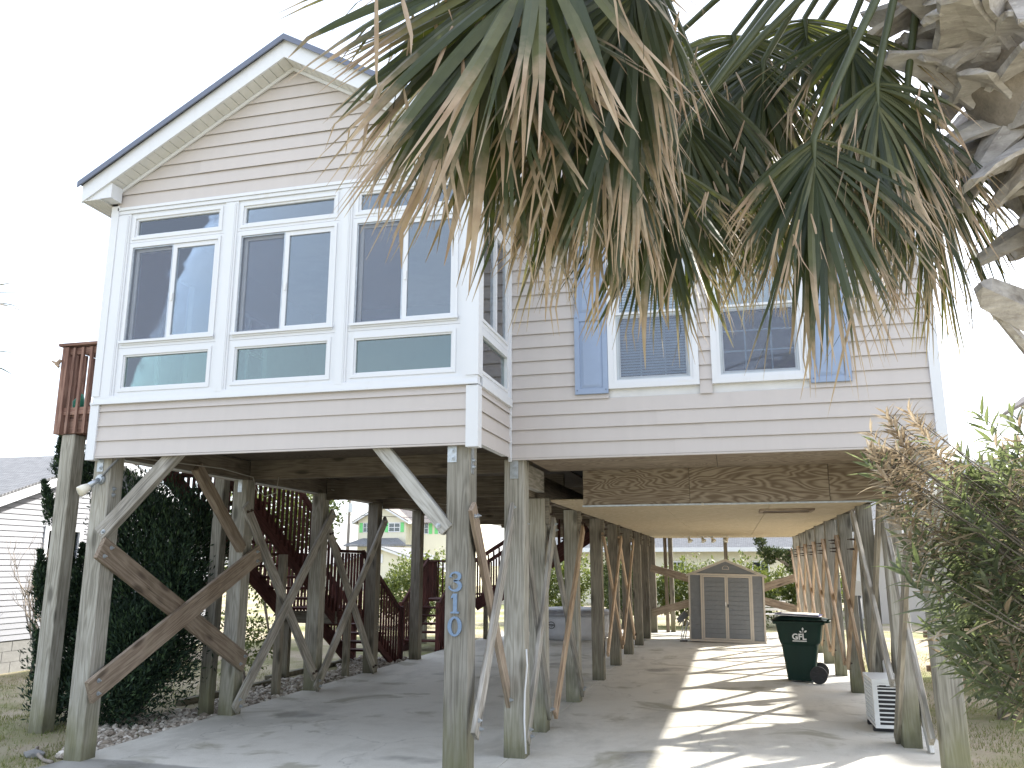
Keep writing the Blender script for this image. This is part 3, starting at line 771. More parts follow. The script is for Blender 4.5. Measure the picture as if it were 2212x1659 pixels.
# shutters
for a, b in ((-1.455, -1.113), (.817, 1.185)):
    s_ = part('shutter', M['shutter'], house, (a, b, YM-.03, YM-.0195, 3.49, 5.09))
    g = MB(); frame(g, a+.003, b-.003, 3.492, 5.088, .05, YM-.043, YM-.0305); g.box(a+.054, b-.054, YM-.042, YM-.0305, 4.26, 4.345); g.build('stile', M['shutter'], s_)
    for z0, z1 in ((3.555, 4.25), (4.355, 5.025)):
        g = MB(); x0, x1 = a+.062, b-.062; i = .03
        g.add([(x0,YM-.031,z0),(x1,YM-.031,z0),(x1,YM-.031,z1),(x0,YM-.031,z1),(x0+i,YM-.038,z0+i),(x1-i,YM-.038,z0+i),(x1-i,YM-.038,z1-i),(x0+i,YM-.038,z1-i)],
              [(0,1,5,4),(1,2,6,5),(2,3,7,6),(3,0,4,7),(4,5,6,7)]); g.build('raised_panel', M['shutter'], s_)
    g = MB()
    for xx in (a+.025, b-.025):
        for zq in (3.53, 4.3, 5.05): g.cyl((xx, YM-.0435, zq), (xx, YM-.048, zq), .007, 8)
    g.build('screw', M['drip'], s_)

# ================================================================== POSTS, BEAMS, CEILINGS
PW = .195
posts = {}
def post(key, x, y, top=2.88, w=PW, mat='post', base=-.1):
    posts[key] = board('post', (x, y, base), (x, y, top), w, w, M[mat], house, (0, 1, 0), .008); return posts[key]
def bolts(parent, pts, d, mat='galv', r=.016, L=.03):
    d = Vector(d)
    for p in pts:
        p = Vector(p); g = MB(); g.cyl(p, p+d*.006, r*1.5, 10); g.cyl(p+d*.006, p+d*L*.6, r, 6); g.cyl(p+d*L*.6, p+d*L, r*.5, 8); g.build('bolt', M[mat], parent)
# left row
LY = [7.165, 9.65, 11.78, 13.85, 15.99]
for i, y in enumerate(LY): post('L%d' % i, -6.11, y, 2.88, .2 if i < 2 else PW, 'post' if i < 3 else 'post_dark')
# number post and centre row
post('N', -2.325, 7.16, 2.86, .215)
CY = [8.32, 9.6, 11.72, 13.95, 16.0, 18.02, 20.05, 21.9, 23.9]
for i, y in enumerate(CY): post('C%d' % i, -2.11 if i == 0 else -2.17, y, 2.86 if i == 0 else 2.56, .21 if i == 0 else .19, 'post' if i in (0, 1, 2) else 'post_dark')
RY = [8.33, 9.74, 11.55, 13.53, 15.48, 17.3, 19.3, 21.3, 23.4]
for i, y in enumerate(RY): post('R%d' % i, 1.76 if i == 0 else 1.665, y, 2.85 if i == 0 else 2.56, .205 if i == 0 else .18)
# brackets
def bracket(key, x0, x1, y, z0, z1):
    p = part('bracket', M['galv'], posts[key], (x0, x1, y-.006, y, z0, z1))
    xm = (x0+x1)/2+.005; bolts(posts[key], [(xm, y-.006, z0+(z1-z0)*f) for f in (.22, .62)], (0, -1, 0), L=.022)
bracket('L0', -6.165, -6.095, 7.063, 2.72, 2.9)
bracket('N', -2.425, -2.34, 7.05, 2.7, 2.87)
bracket('C0', -2.15, -2.065, 8.213, 2.66, 2.86)
part('bracket', M['galv'], posts['N'], (-2.217, -2.211, 7.09, 7.16, 2.6, 2.86)); bolts(posts['N'], [(-2.211, 7.12, 2.66), (-2.211, 7.12, 2.72)], (1, 0, 0))
part('bracket', M['galv'], posts['L1'], (-6.14, -6.08, 9.543, 9.549, 2.72, 2.9))
bolts(posts['L0'], [(-6.01, 7.14, 2.55), (-6.01, 7.14, 2.49)], (1, 0, 0))
# beams
board('beam', (-6.11, 7.1, 3.0), (-6.11, 17.2, 3.0), .24, .19, M['beam'], house)
board('beam', (-6.0, 9.62, 3.01), (-2.25, 9.62, 3.01), .26, .08, M['beam'], house)
board('beam', (-6.0, 7.17, 3.0), (-2.25, 7.17, 3.0), .22, .08, M['beam'], house)
for y in (11.78, 13.95, 16.0, 18.0, 20.0, 22.0): board('beam', (-6.0, y, 2.93), (-2.28, y, 2.93), .3, .08, M['beam'], house)
board('beam', (-2.23, 8.5, 2.72), (-2.23, 24.1, 2.72), .3, .07, M['beam'], house)
board('beam', (-2.11, 8.43, 2.74), (-2.11, 9.45, 2.74), .24, .09, M['brace_grey'], house)
board('beam', (1.72, 8.4, 2.71), (1.72, 24.1, 2.71), .29, .08, M['beam'], house)
board('beam', (-6.0, 23.9, 2.72), (1.6, 23.9, 2.72), .28, .08, M['beam'], house)
for i in (1, 2, 3, 4, 5, 6, 7):   # chamfered packing blocks on the centre posts
    g = MB(); y = CY[i]; g.ext([(y-.07, 2.56), (y+.07, 2.56), (y+.07, 2.34), (y+.02, 2.27), (y-.07, 2.27)], -2.073, -2.03, 'x'); b_ = g.build('packing_block', M['post_dark'], house)
    bolts(b_, [(-2.03, y, 2.5), (-2.03, y, 2.38)], (1, 0, 0), 'rust', .012, .06)
# plywood-faced drop beam in front of the carport ceiling
pb = board('drop_beam', (-1.62, 9.58, 2.665), (1.58, 9.58, 2.665), .37, .1, M['beam'], house)
for a, b in ((-1.62, -.42), (-.415, 1.05), (1.055, 1.58)): board('plywood_facing', (a, 9.52, 2.67), (b, 9.52, 2.67), .4, .014, M['ply'], pb, (0, 0, 1), .001)
part('flashing', M['galv'], pb, (-1.63, 1.58, 9.505, 9.56, 2.452, 2.468))
bt = board('wood_batten', (-.3, 9.5, 2.46), (-.27, 9.5, 2.46), .03, .02, M['brace_pale'], pb)
# ceilings: plywood sheets with open joints
ceil = empty('ceiling', (-.2, 16, 2.55)); ceil.parent = house; ceil.matrix_parent_inverse = WM[house].inverted()
cx = [-2.07, -.83, .5, 1.62]; cyy = [9.64, 11.9, 14.35, 16.8, 19.2, 21.65, 24.1]
for i in range(3):
    for j in range(6):
        board('ceiling_panel', (cx[i]+.003, (cyy[j]+cyy[j+1])/2, 2.545), (cx[i+1]-.003, (cyy[j]+cyy[j+1])/2, 2.545), .012, cyy[j+1]-cyy[j]-.006, M['ply_ceiling'], ceil, (0, 0, 1), .001)
for a, b in ((-2.0, -.1), (-.095, 1.75)): board('ceiling_panel', (a, 8.87, 2.872), (b, 8.87, 2.872), .012, 1.26, M['ply'], ceil, (0, 0, 1), .001)
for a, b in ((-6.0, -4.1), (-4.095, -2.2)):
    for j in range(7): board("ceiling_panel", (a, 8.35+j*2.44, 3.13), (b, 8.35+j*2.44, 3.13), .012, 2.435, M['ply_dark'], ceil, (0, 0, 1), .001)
part('subfloor', M['dark'], house, (-6.1, -2.2, 7.14, 24.1, 3.14, 3.2), (-2.199, 1.8, 8.32, 24.1, 3.14, 3.2))
# ceiling light fixture and four spot lamps under the far end
fx = part('ceiling_fixture', M['brace'], house, (.4, 1.1, 11.75, 11.8, 2.51, 2.538), (.4, 1.1, 12.3, 12.35, 2.51, 2.538), (.4, .45, 11.8, 12.3, 2.51, 2.538), (1.05, 1.1, 11.8, 12.3, 2.51, 2.538)); part('fixture_lens', M['beam'], fx, (.451, 1.049, 11.801, 12.299, 2.526, 2.536))
for i, x in enumerate((-1.09, -.74, -.49, -.08)):
    lp = part('spot_lamp', M['whitemetal'], house, (x-.12, x+.06, 22.75, 22.9, 2.52, 2.538))
    g = MB(); d = Vector((.05, -.05, -.09)) if i != 3 else Vector((-.06, -.05, -.09)); p = Vector((x, 22.82, 2.5)); g.tube([p, p+d*.5, p+d*1.0], [.03, .04, .075], 12); g.build('lamp_head', M['bulb'], lp, smooth=True)
# ================================================================== BRACES
def brace(X, a, b, w=.14, t=.038, mat='brace_grey', bolt=None, name='brace'):
    """diagonal plank in the plane X, from (y, z) a to b"""
    o = board(name, (X, a[0], a[1]), (X, b[0], b[1]), w, t, M[mat], house, (0, 0, 1), .003)
    if bolt:
        d = Vector((0, b[0]-a[0], b[1]-a[1])).normalized(); n = Vector((0, -d.z, d.y))
        sx = X+t/2+.001
        pts = []
        for e, s in ((a, 1), (b, -1)):
            c = Vector((sx, e[0], e[1]))+d*s*.1
            pts += [c+n*w*.25+d*.02, c-n*w*.25-d*.02]
        bolts(o, pts, (1, 0, 0), bolt, .014, .035)
    return o
# left row: big cross, then two pairs of planks
brace(-5.985, (7.0, 1.97), (9.72, .6), .225, .045, 'brace', 'galv')
brace(-5.939, (7.0, .62), (9.83, 1.95), .225, .045, 'brace', 'galv')
brace(-5.985, (9.5, 2.55), (11.62, .2), .15, .042, 'brace_grey', 'rust')
brace(-5.942, (9.5, .08), (11.9, 2.6), .15, .042, 'brace_grey', 'galv')
brace(-5.985, (11.82, 2.35), (13.75, .05), .15, .042, 'brace_grey', 'rust')
brace(-5.942, (11.58, .04), (13.95, 2.6), .15, .042, 'brace_grey', 'galv')
# knee braces
def knee(p0, p1, w, t, mat, up=(0, 0, 1)):
    o = board('knee_brace', p0, p1, w, t, M[mat], house, up, .005); return o
k_ = knee((-6.05, 7.08, 2.1), (-5.22, 7.08, 2.93), .14, .09, 'brace_grey'); bolts(k_, [(-5.99, 7.035, 2.12)], (0, -1, 0))
k_ = knee((-2.42, 7.08, 2.1), (-3.16, 7.08, 2.95), .13, .09, 'brace_pale'); bolts(k_, [(-2.5, 7.035, 2.14)], (0, -1, 0))
knee((-6.0, 9.5, 2.0), (-6.0, 8.45, 2.92), .13, .09, 'brace')
# number post to first wall post
brace(-2.17, (6.98, 2.3), (8.3, .45), .14, .04, 'brace', 'galv')
brace(-2.128, (6.98, .42), (8.3, 2.42), .14, .04, 'brace_grey', 'galv')
# centre row
brace(-2.053, (8.35, 2.3), (9.62, .15), .13, .04, 'brace_grey', 'galv')
brace(-2.011, (8.33, .12), (9.75, 2.32), .13, .04, 'brace_grey', 'galv')
brace(-2.053, (9.62, 2.3), (11.75, .1), .13, .04, 'brace_grey', 'galv')
brace(-2.011, (9.68, .15), (11.75, 2.3), .13, .04, 'brace_tan')
for i in (3, 4):
    brace(-2.053, (CY[i]-.05, 2.35), (CY[i+1]+.12, .32), .12, .036, 'brace_tan', 'rust')
    brace(-2.015, (CY[i]-.05, .4), (CY[i+1]+.05, 2.3), .12, .036, 'brace_tan')
# right row
brace(1.555, (8.2, 2.2), (9.9, .02), .14, .04, 'post_dark')
brace(1.595, (8.35, .3), (9.75, 2.35), .13, .04, 'brace_grey')
brace(1.79, (9.45, -.02), (11.1, 2.35), .13, .04, 'brace_pale')
brace(1.555, (9.66, 2.42), (11.35, .4), .13, .04, 'post_dark')
brace(1.515, (9.6, .62), (11.45, 2.45), .13, .04, 'brace_grey')
for i in range(2, 8):
    brace(1.556, (RY[i]-.04, 2.2), (RY[i+1]+.02, .35), .12, .036, 'brace_tan', 'rust')
    o_ = brace(1.518, (RY[i]+.04, .4), (RY[i+1]-.04, 2.2), .12, .036, 'brace_tan')
    bolts(o_, [(1.5, RY[i+1]-.12, 2.16), (1.5, RY[i+1]-.2, 2.04)], (-1, 0, 0), 'rust', .012, .09)
    bolts(o_, [(1.53, RY[i]-.0, 2.12), (1.53, RY[i]+.1, 2.0)], (-1, 0, 0), 'rust', .012, .09)
# far end cross planks and slim posts
for z0, z1, x0, x1 in ((1.72, 1.12, -2.2, .0), (.52, 1.1, -2.2, .0), (1.1, 1.52, .45, 1.75), (1.0, .62, .2, 1.75)):
    board('cross_plank', (x0, 23.78 if z0 > z1 else 23.74, z0), (x1, 23.78 if z0 > z1 else 23.74, z1), .2, .038, M['brace'], house)
board('slim_post', (-.16, 24.05, 1.2), (-.16, 24.05, 2.6), .1, .1, M['post_dark'], house, (0, 1, 0))
board('slim_post', (-1.8, 24.0, 0), (-1.8, 24.0, 2.6), .09, .09, M['beam'], house, (0, 1, 0))
board('slim_post', (-1.66, 24.1, 0), (-1.66, 24.1, 2.6), .12, .12, M['post'], house, (0, 1, 0))
board('slim_post', (1.75, 24.2, 0), (1.75, 24.2, 2.9), .06, .06, M['black'], house, (0, 1, 0))

# ---- house number 310 on the number post
def ring(rx, ry, ix, iy, n=28):
    g = MB(); vs_ = []; fs = []
    for y in (7.051, 7.036):
        for i in range(n):
            a = 2*math.pi*i/n; vs_.append((rx*math.cos(a), y, ry*math.sin(a)))
        for i in range(n):
            a = 2*math.pi*i/n; vs_.append((ix*math.cos(a), y, iy*math.sin(a)))
    for i in range(n):
        j = (i+1) % n
        fs += [(2*n+i, 2*n+j, 3*n+j, 3*n+i), (i, j, 2*n+j, 2*n+i), (n+i, 3*n+i, 3*n+j, n+j)]
    return g.add(vs_, [f[::-1] for f in fs])
o = ring(.063, .083, .03, .066); o.v = [(x-2.335, y, z+1.285) for x, y, z in o.v]; o.build('house_number', M['blueplate'], posts['N'])
g = MB(); P1 = [(-.018, .083), (.018, .083), (.018, -.066), (.038, -.07), (.038, -.083), (-.038, -.083), (-.038, -.07), (-.016, -.066), (-.016, .05), (-.036, .043), (-.036, .055)]
g.ext([(x-2.335, z+1.475) for x, z in P1[::-1]], 7.036, 7.051); g.build('house_number', M['blueplate'], posts['N'])
def stroke(path, ox, oz):
    g = MB(); L, R_ = [], []
    for i, (x, z, w) in enumerate(path):
        x0, z0, _ = path[max(0, i-1)]; x1, z1, _ = path[min(len(path)-1, i+1)]
        dx, dz = x1-x0, z1-z0; l = math.hypot(dx, dz) or 1
        L.append((x-dz/l*w/2, z+dx/l*w/2)); R_.append((x+dz/l*w/2, z-dx/l*w/2))
    n = len(path); vs_ = []
    for y in (7.036, 7.051): vs_ += [(a+ox, y, b+oz) for a, b in L] + [(a+ox, y, b+oz) for a, b in R_]
    fs = []
    for i in range(n-1): fs += [(i, i+1, n+i+1, n+i), (i, 2*n+i, 2*n+i+1, i+1), (n+i, n+i+1, 3*n+i+1, 3*n+i)]
    fs += [(0, n, 3*n, 2*n), (n-1, 3*n-1, 4*n-1, 2*n-1)]
    g.add(vs_, fs)
    return g
path = [(-.042+.0, .035, .03)]
for i in range(13):
    a = math.radians(165-i*20); path.append((.042*math.cos(a)-.002, .043+.033*math.sin(a), .013+.016*max(0, math.cos(a*.9))))
path.append((-.012, .006, .012))
g = stroke(path, -2.335, 1.66)
path = [(-.016, .006, .012)]
for i in range(15):
    a = math.radians(88-i*18.5); path.append((.05*math.cos(a)-.006, -.037+.04*math.sin(a), .014+.02*max(0, math.cos(a*.9))))
path.append((-.052, -.046, .034))
g2 = stroke(path, -2.335, 1.66); g.add(g2.v, g2.f)
g.build('house_number', M['blueplate'], posts['N'])

# ---- flood lamps on the corner posts
fl = empty('flood_lamp', (-6.1, 7.0, 2.6), 'grey flood lamp with white bulb on the left front post', 'lamp')
g = MB(); g.cyl((-6.1, 7.062, 2.64), (-6.1, 7.035, 2.64), .05, 16); g.cyl((-6.1, 7.035, 2.64), (-6.1, 7.02, 2.64), .038, 16); g.build('mounting_box', M['galv'], fl)
g = MB(); g.tube([(-6.1, 7.025, 2.635), (-6.125, 6.985, 2.6), (-6.14, 6.95, 2.565)], [.024, .026, .034], 12); g.build('socket', M['galv'], fl, smooth=True)
g = MB(); g.tube([(-6.14, 6.95, 2.565), (-6.16, 6.915, 2.535), (-6.18, 6.88, 2.505), (-6.184, 6.872, 2.5)], [.033, .05, .055, .04], 16); g.build('bulb', M['bulb'], fl, smooth=True)
g = MB(); g.tube([(-6.07, 7.04, 2.67), (-6.0, 7.035, 2.75), (-5.93, 7.04, 2.82), (-5.88, 7.06, 2.88)], .011, 8); g.build('conduit', M['conduit'], fl, smooth=True)
fl = empty('flood_lamp', (1.6, 8.2, 2.5), 'white flood lamp on the right front post behind the dry oleander leaves', 'lamp')
g = MB(); g.cyl((1.76, 8.225, 2.5), (1.76, 8.19, 2.5), .055, 16); g.build('mounting_box', M['whitemetal'], fl)
g = MB(); g.tube([(1.76, 8.19, 2.5), (1.73, 8.1, 2.47), (1.7, 8.02, 2.44)], [.04, .06, .075], 14); g.build('bulb', M['cardw'], fl, smooth=True)
# loose wires
def wire(name, pts, r, mat, parent=None, label=None, cat=None):
    g = MB(); g.tube(pts, r, 6); o = g.build(name, M[mat], parent, smooth=True); return tag(o, label, cat)
wire('cable', [(-5.85, 7.1, 2.87), (-5.5, 8.2, 2.86), (-5.9, 9.5, 2.9), (-5.88, 9.55, 2.75), (-5.75, 9.56, 2.66), (-5.6, 9.57, 2.7), (-5.58, 9.58, 2.9)], .006, 'wire', house)
wire('cable', [(-5.9, 11.7, 2.93), (-5.6, 12.2, 2.84), (-5.2, 12.8, 2.86), (-4.6, 13.6, 2.8), (-4.2, 13.9, 2.78)], .006, 'wire', house)
wire('cable', [(-1.985, 8.21, 1.0), (-1.975, 8.2, .85), (-2.0, 8.2, .6), (-2.005, 8.2, .35), (-1.99, 8.2, .05)], .009, 'pvc', posts['C0'])

# ================================================================== DECK AND STAIRS
deck = empty('side_deck', (-7.0, 8.7, 0), 'weathered side deck with red brown balusters on a tall post left of the bay', 'deck')
DX0, DX1, DY0, DY1, DZ = -7.86, -6.26, 8.28, 9.08, 3.56
board('post', (-7.68, 8.36, -.1), (-7.68, 8.36, 3.34), .19, .19, M['post'], deck, (0, 1, 0), .008)
board('post', (-7.68, 9.0, -.1), (-7.68, 9.0, 3.34), .14, .14, M['post_dark'], deck, (0, 1, 0), .008)
board('post', (-6.42, 9.62, -.1), (-6.42, 9.62, 2.95), .14, .14, M['post'], deck, (0, 1, 0), .008)
board('rim_joist', (DX0, DY0, 3.45), (DX1, DY0, 3.45), .2, .04, M['deck'], deck); board('rim_joist', (DX0+.02, DY0+.03, 3.45), (DX0+.02, 9.1, 3.45), .2, .04, M['deck'], deck)
for i in range(6): board('joist', (DX0+.3+i*.25, DY0+.03, 3.44), (DX0+.3+i*.25, 9.08, 3.44), .18, .04, M['deck'], deck)
for i in range(6): board('deck_board', (DX0-.02, DY0+.05+i*.143, DZ+.0), (DX1, DY0+.05+i*.143, DZ+.0), .03, .138, M['deck'], deck)
board('corner_post', (-7.8, 8.24, 3.34), (-7.8, 8.24, 4.42), .09, .09, M['deck'], deck, (0, 1, 0))
board('cap_rail', (-7.9, 8.25, 4.45), (DX1, 8.25, 4.45), .035, .14, M['deck'], deck); board('cap_rail', (-7.83, 8.33, 4.452), (-7.83, 9.1, 4.452), .035, .14, M['deck'], deck)
board('rail', (-7.76, 8.25, 4.37), (DX1, 8.25, 4.37), .09, .04, M['deck'], deck); board('rail', (-7.76, 8.25, 3.62), (DX1, 8.25, 3.62), .09, .04, M['deck'], deck)
for i in range(12): board('baluster', (-7.68+i*.125, 8.22, 3.34), (-7.68+i*.125, 8.22, 4.41), .036, .036, M['deck'], deck, (0, 1, 0), .002)
for i in range(6): board('baluster', (-7.88, 8.38+i*.125, 3.36), (-7.88, 8.38+i*.125, 4.42), .036, .036, M['deck'], deck, (0, 1, 0), .002)
g = MB(); g.tube([(-7.66, 8.35, 3.6), (-7.66, 8.35, 3.75), (-7.62, 8.35, 3.85)], [.06, .07, .02], 10)
tag(g.build('plant_pot', M['greenplastic'], smooth=True), 'small green pot on the side deck floor behind the balusters', 'pot')
g = MB(); g.tube([(-7.85, 8.19, 4.26), (-7.87, 8.16, 4.2), (-7.83, 8.15, 4.16)], [.02, .03, .015], 7); g.tube([(-7.87, 8.16, 4.21), (-7.94, 8.15, 4.24)], [.018, .01], 6); g.build('rail_ornament', M['brace_tan'], deck)

def flight(par, mat, x0, x1, ya, za, yb, zb, n, rails=(0, 1), newel=True):
    """straight stair along Y from (ya, za) up to (yb, zb)"""
    dy, dz = (yb-ya)/n, (zb-za)/n; s = 1 if yb > ya else -1
    for x in (x0+.03, x1-.03):
        board('stringer', (x, ya-dy*.2, za-.12), (x, yb, zb-.14), .26, .045, M[mat], par)
    for i in range(1, n):
        y = ya+dy*(i-.35); z = za+dz*i
        board('tread', (x0, y, z), (x1, y, z), .038, .27, M[mat], par)
    for k, x in enumerate((x0-.01, x1+.01)):
        if k not in rails: continue
        board('handrail', (x, ya, za+.95), (x, yb, zb+.95), .09, .05, M[mat], par)
        m = max(4, int(abs(yb-ya)/.125))
        for i in range(m+1):
            y = ya+(yb-ya)*i/m; z = za+(zb-za)*i/m
            board('baluster', (x, y, z-.12), (x, y, z+.92), .036, .036, M[mat], par, (0, 1, 0), .002)
        if newel: board('newel', (x, ya-dy*.35, za), (x, ya-dy*.35, za+1.0), .09, .09, M[mat], par, (0, 1, 0))
st = empty('staircase', (-6.9, 14, 0), 'dark red wooden staircase climbing past a landing to the side deck', 'staircase')
flight(st, 'red', -7.4, -6.42, 15.85, 0, 14.05, 1.08, 6)
flight(st, 'red', -7.4, -6.42, 13.1, 1.08, 9.12, 3.55, 14, newel=False)
for i in range(7): board('landing_board', (-7.42, 13.16+i*.143, 1.08), (-6.4, 13.16+i*.143, 1.08), .035, .138, M['red'], st)
board('landing_rim', (-7.42, 13.1, .95), (-6.4, 13.1, .95), .2, .04, M['post_dark'], st); board('landing_rim', (-6.4, 13.12, .95), (-6.4, 14.05, .95), .2, .04, M['red'], st)
board('handrail', (-6.41, 13.1, 2.03), (-6.41, 14.05, 2.03), .05, .1, M['red'], st)
for i in range(8): board('baluster', (-6.41, 13.13+i*.12, 1.0), (-6.41, 13.13+i*.12, 2.0), .036, .036, M['red'], st, (0, 1, 0), .002)
for i in range(8): board('baluster', (-7.41, 13.13+i*.12, 1.0), (-7.41, 13.13+i*.12, 2.0), .036, .036, M['red'], st, (0, 1, 0), .002)
for x, y, z in ((-6.34, 13.38, .98), (-7.35, 13.2, .95), (-6.36, 11.18, 1.95), (-7.35, 11.1, 1.95), (-7.35, 13.95, .95)): board('stair_post', (x, y, -.05), (x, y, z), .1, .1, M['post_dark'], st, (0, 1, 0))
st2 = empty('staircase', (-6.6, 19, 0), 'far red staircase rising away from the slab behind the number post', 'staircase')
flight(st2, 'red', -7.15, -6.3, 17.9, 0, 19.5, .98, 6)
for i in range(9): board('landing_board', (-7.4, 19.56+i*.143, .98), (-6.0, 19.56+i*.143, .98), .035, .138, M['red'], st2)
board('handrail', (-7.4, 20.85, 1.9), (-6.0, 20.85, 1.9), .05, .1, M['red'], st2)
for i in range(12): board('baluster', (-7.38+i*.125, 20.85, .9), (-7.38+i*.125, 20.85, 1.88), .036, .036, M['red'], st2, (0, 1, 0), .002)
board('handrail', (-7.42, 19.5, 1.9), (-7.42, 20.85, 1.9), .05, .1, M['red'], st2)
for i in range(11): board('baluster', (-7.42, 19.52+i*.13, .9), (-7.42, 19.52+i*.13, 1.88), .036, .036, M['red'], st2, (0, 1, 0), .002)
for sgn, y in ((0, 19.6), (1, 20.8)):
    board('stringer', (-6.0, y, .85), (-3.2, y, 2.6), .26, .045, M['red'], st2); board('handrail', (-6.0, y, 1.9), (-3.2, y, 3.6), .09, .05, M['red'], st2)
    for i in range(20): board('baluster', (-5.95+i*.135, y+.03, .95+i*.0845), (-5.95+i*.135, y+.03, 1.88+i*.082), .036, .036, M['red'], st2, (0, 1, 0), .002)
for i in range(9): board('tread', (-5.85+i*.3, 19.62, 1.12+i*.182), (-5.85+i*.3, 20.78, 1.12+i*.182), .038, .27, M['red'], st2)
for x, y in ((-7.3, 19.7), (-6.05, 20.7), (-7.3, 20.7), (-4.6, 20.7)): board('stair_post', (x, y, -.05), (x, y, .95), .1, .1, M['post_dark'], st2, (0, 1, 0))
# low border timbers of the gravel bed
for y0, y1, x in ((10.3, 12.4, -7.3), (12.8, 15.5, -7.45)):
    tag(board('border_timber', (x, y0, -.02), (x+.15, y1, -.02), .1, .1, M['post_dark']), 'landscape timber edging the gravel, %s the stair landing' % ('nearer than' if y0 < 11 else 'below'), 'timber')

# ================================================================== THINGS UNDER THE HOUSE
# ---- garden shed
SM = Matrix.Translation((-.2, 21.08, .012)) @ Matrix.Rotation(math.radians(1.5), 4, 'Z') @ Matrix.Rotation(math.radians(1.2), 4, 'Y')
shed = bpy.data.objects.new('garden_shed', None); link(shed, None, SM); tag(shed, 'grey resin garden shed with taupe trim and double doors at the back of the carport', 'shed')
def sp(name, mat, *bx, par=None):
    g = MB()
    for b in bx: g.box(*b)
    return g.build(name, M[mat], par or shed, SM)
W2, SH, SA, SD = .88, 1.58, 1.93, 1.25
sp('base_frame', 'taupe', (-W2, W2, 0, SD, 0, .05))
sp('side_wall', 'shedgrey', (-W2+.01, -W2+.04, .04, SD-.02, .05, SH)); sp('side_wall', 'shedgrey', (W2-.04, W2-.01, .04, SD-.02, .05, SH))
sp('rear_wall', 'shedgrey', (-W2+.04, W2-.04, SD-.05, SD-.02, .05, SH))
fb = sp('front_wall', 'shedgrey', (-W2+.04, W2-.04, .035, .05, .05, SH))
n = 14; hh = (SH-.06)/n
def planks(par, x0, x1, y0, z0, z1, n):
    h_ = (z1-z0)/n
    for i in range(n): sp('plank', 'shedgrey', (x0, x1, y0, y0+.014, z0+i*h_+.004, z0+(i+1)*h_-.004), par=par)
planks(fb, -W2+.04, -.6, .02, .06, SH, n); planks(fb, .61, W2-.04, .02, .06, SH, n)
sp('corner_trim', 'taupe', (-W2-.002, -W2+.038, .0, .05, .05, SH)); sp('corner_trim', 'taupe', (W2-.038, W2+.002, 0, .05, .05, SH))
sp('door_frame', 'taupe', (-.6, -.555, -.006, .034, .05, SH), (.565, .61, -.006, .034, .05, SH), (-.555, .565, -.006, .034, SH-.045, SH), (-W2+.04, -.6, -.004, .02, SH-.04, SH), (.61, W2-.04, -.004, .02, SH-.04, SH))
for x0, x1 in ((-.55, .002), (.008, .56)):
    dr = sp('door', 'shedgrey', (x0, x1, .012, .03, .055, SH-.05))
    planks(dr, x0+.035, x1-.035, -.004, .095, SH-.09, 13)
    g = MB(); frame(g, x0, x1, .055, SH-.05, .034, -.008, .0115); g.build('door_trim', M['taupe'], dr, SM)
    hx = -.02 if x0 < 0 else .03
    sp('handle', 'cardw' if x0 < 0 else 'black', (hx-.012, hx+.012, -.03, -.009, .8 if x0 > 0 else .83, .87 if x0 > 0 else .92), par=dr)
g = MB(); g.ext([(-W2+.02, SH+.002), (W2-.02, SH+.002), (0, SA-.04)], .036, .05); gb = g.build('gable', M['shedgrey'], shed, SM)
for i in range(3):
    z0, z1 = SH+.006+i*.1, SH+.1+i*.1
    xw = lambda z: (W2-.02)*(1-(z-SH)/(SA-.04-SH))
    g = MB(); g.ext([(-xw(z0), z0), (xw(z0), z0), (xw(z1), z1), (-xw(z1), z1)], .02, .034); g.build('plank', M['shedgrey'], gb, SM)
g = MB(); g.ext([(-.08, SH+.1), (.08, SH+.1), (.08, SH+.15), (.04, SH+.19), (-.04, SH+.19), (-.08, SH+.15)], .004, .019); v_ = g.build('vent', M['taupe'], shed, SM)
g = MB(); g.ext([(-.064, SH+.112), (.064, SH+.112), (.064, SH+.145), (.035, SH+.178), (-.035, SH+.178), (-.064, SH+.145)], .0, .0035); g.build('vent_grille', M['shedgrey'], v_, SM)
for s in (-1, 1):
    g = MB(); q = [(0, SA), (s*(W2+.06), SH-.03), (s*(W2+.06), SH-.06), (0, SA-.03)]; g.ext(q if s > 0 else q[::-1], -.05, SD+.05); g.build('roof_panel', M['taupe'], shed, SM)
    g = MB(); q = [(0, SA-.031), (s*(W2+.05), SH-.061), (s*(W2+.05), SH-.085), (0, SA-.06)]; g.ext(q if s > 0 else q[::-1], -.03, .018); g.build('roof_trim', M['taupe'], shed, SM)

# ---- folded chair leaning on the shed
fc = empty('folding_stool', (-1.24, 21.3, 0), 'small folded stool with white legs leaning against the left of the shed', 'stool')
for dx in (0, .1): board('leg', (-1.3+dx, 21.2, 0), (-1.22+dx, 21.3, .48), .03, .025, M['whitemetal'], fc, (0, 1, 0))
board('leg', (-1.27, 21.26, .02), (-1.12, 21.3, .48), .03, .025, M['galv'], fc, (0, 1, 0))
board('seat', (-1.34, 21.24, .47), (-1.14, 21.3, .66), .14, .03, M['shedgrey'], fc); board('foot', (-1.32, 21.2, .015), (-1.14, 21.2, .015), .03, .07, M['black'], fc)

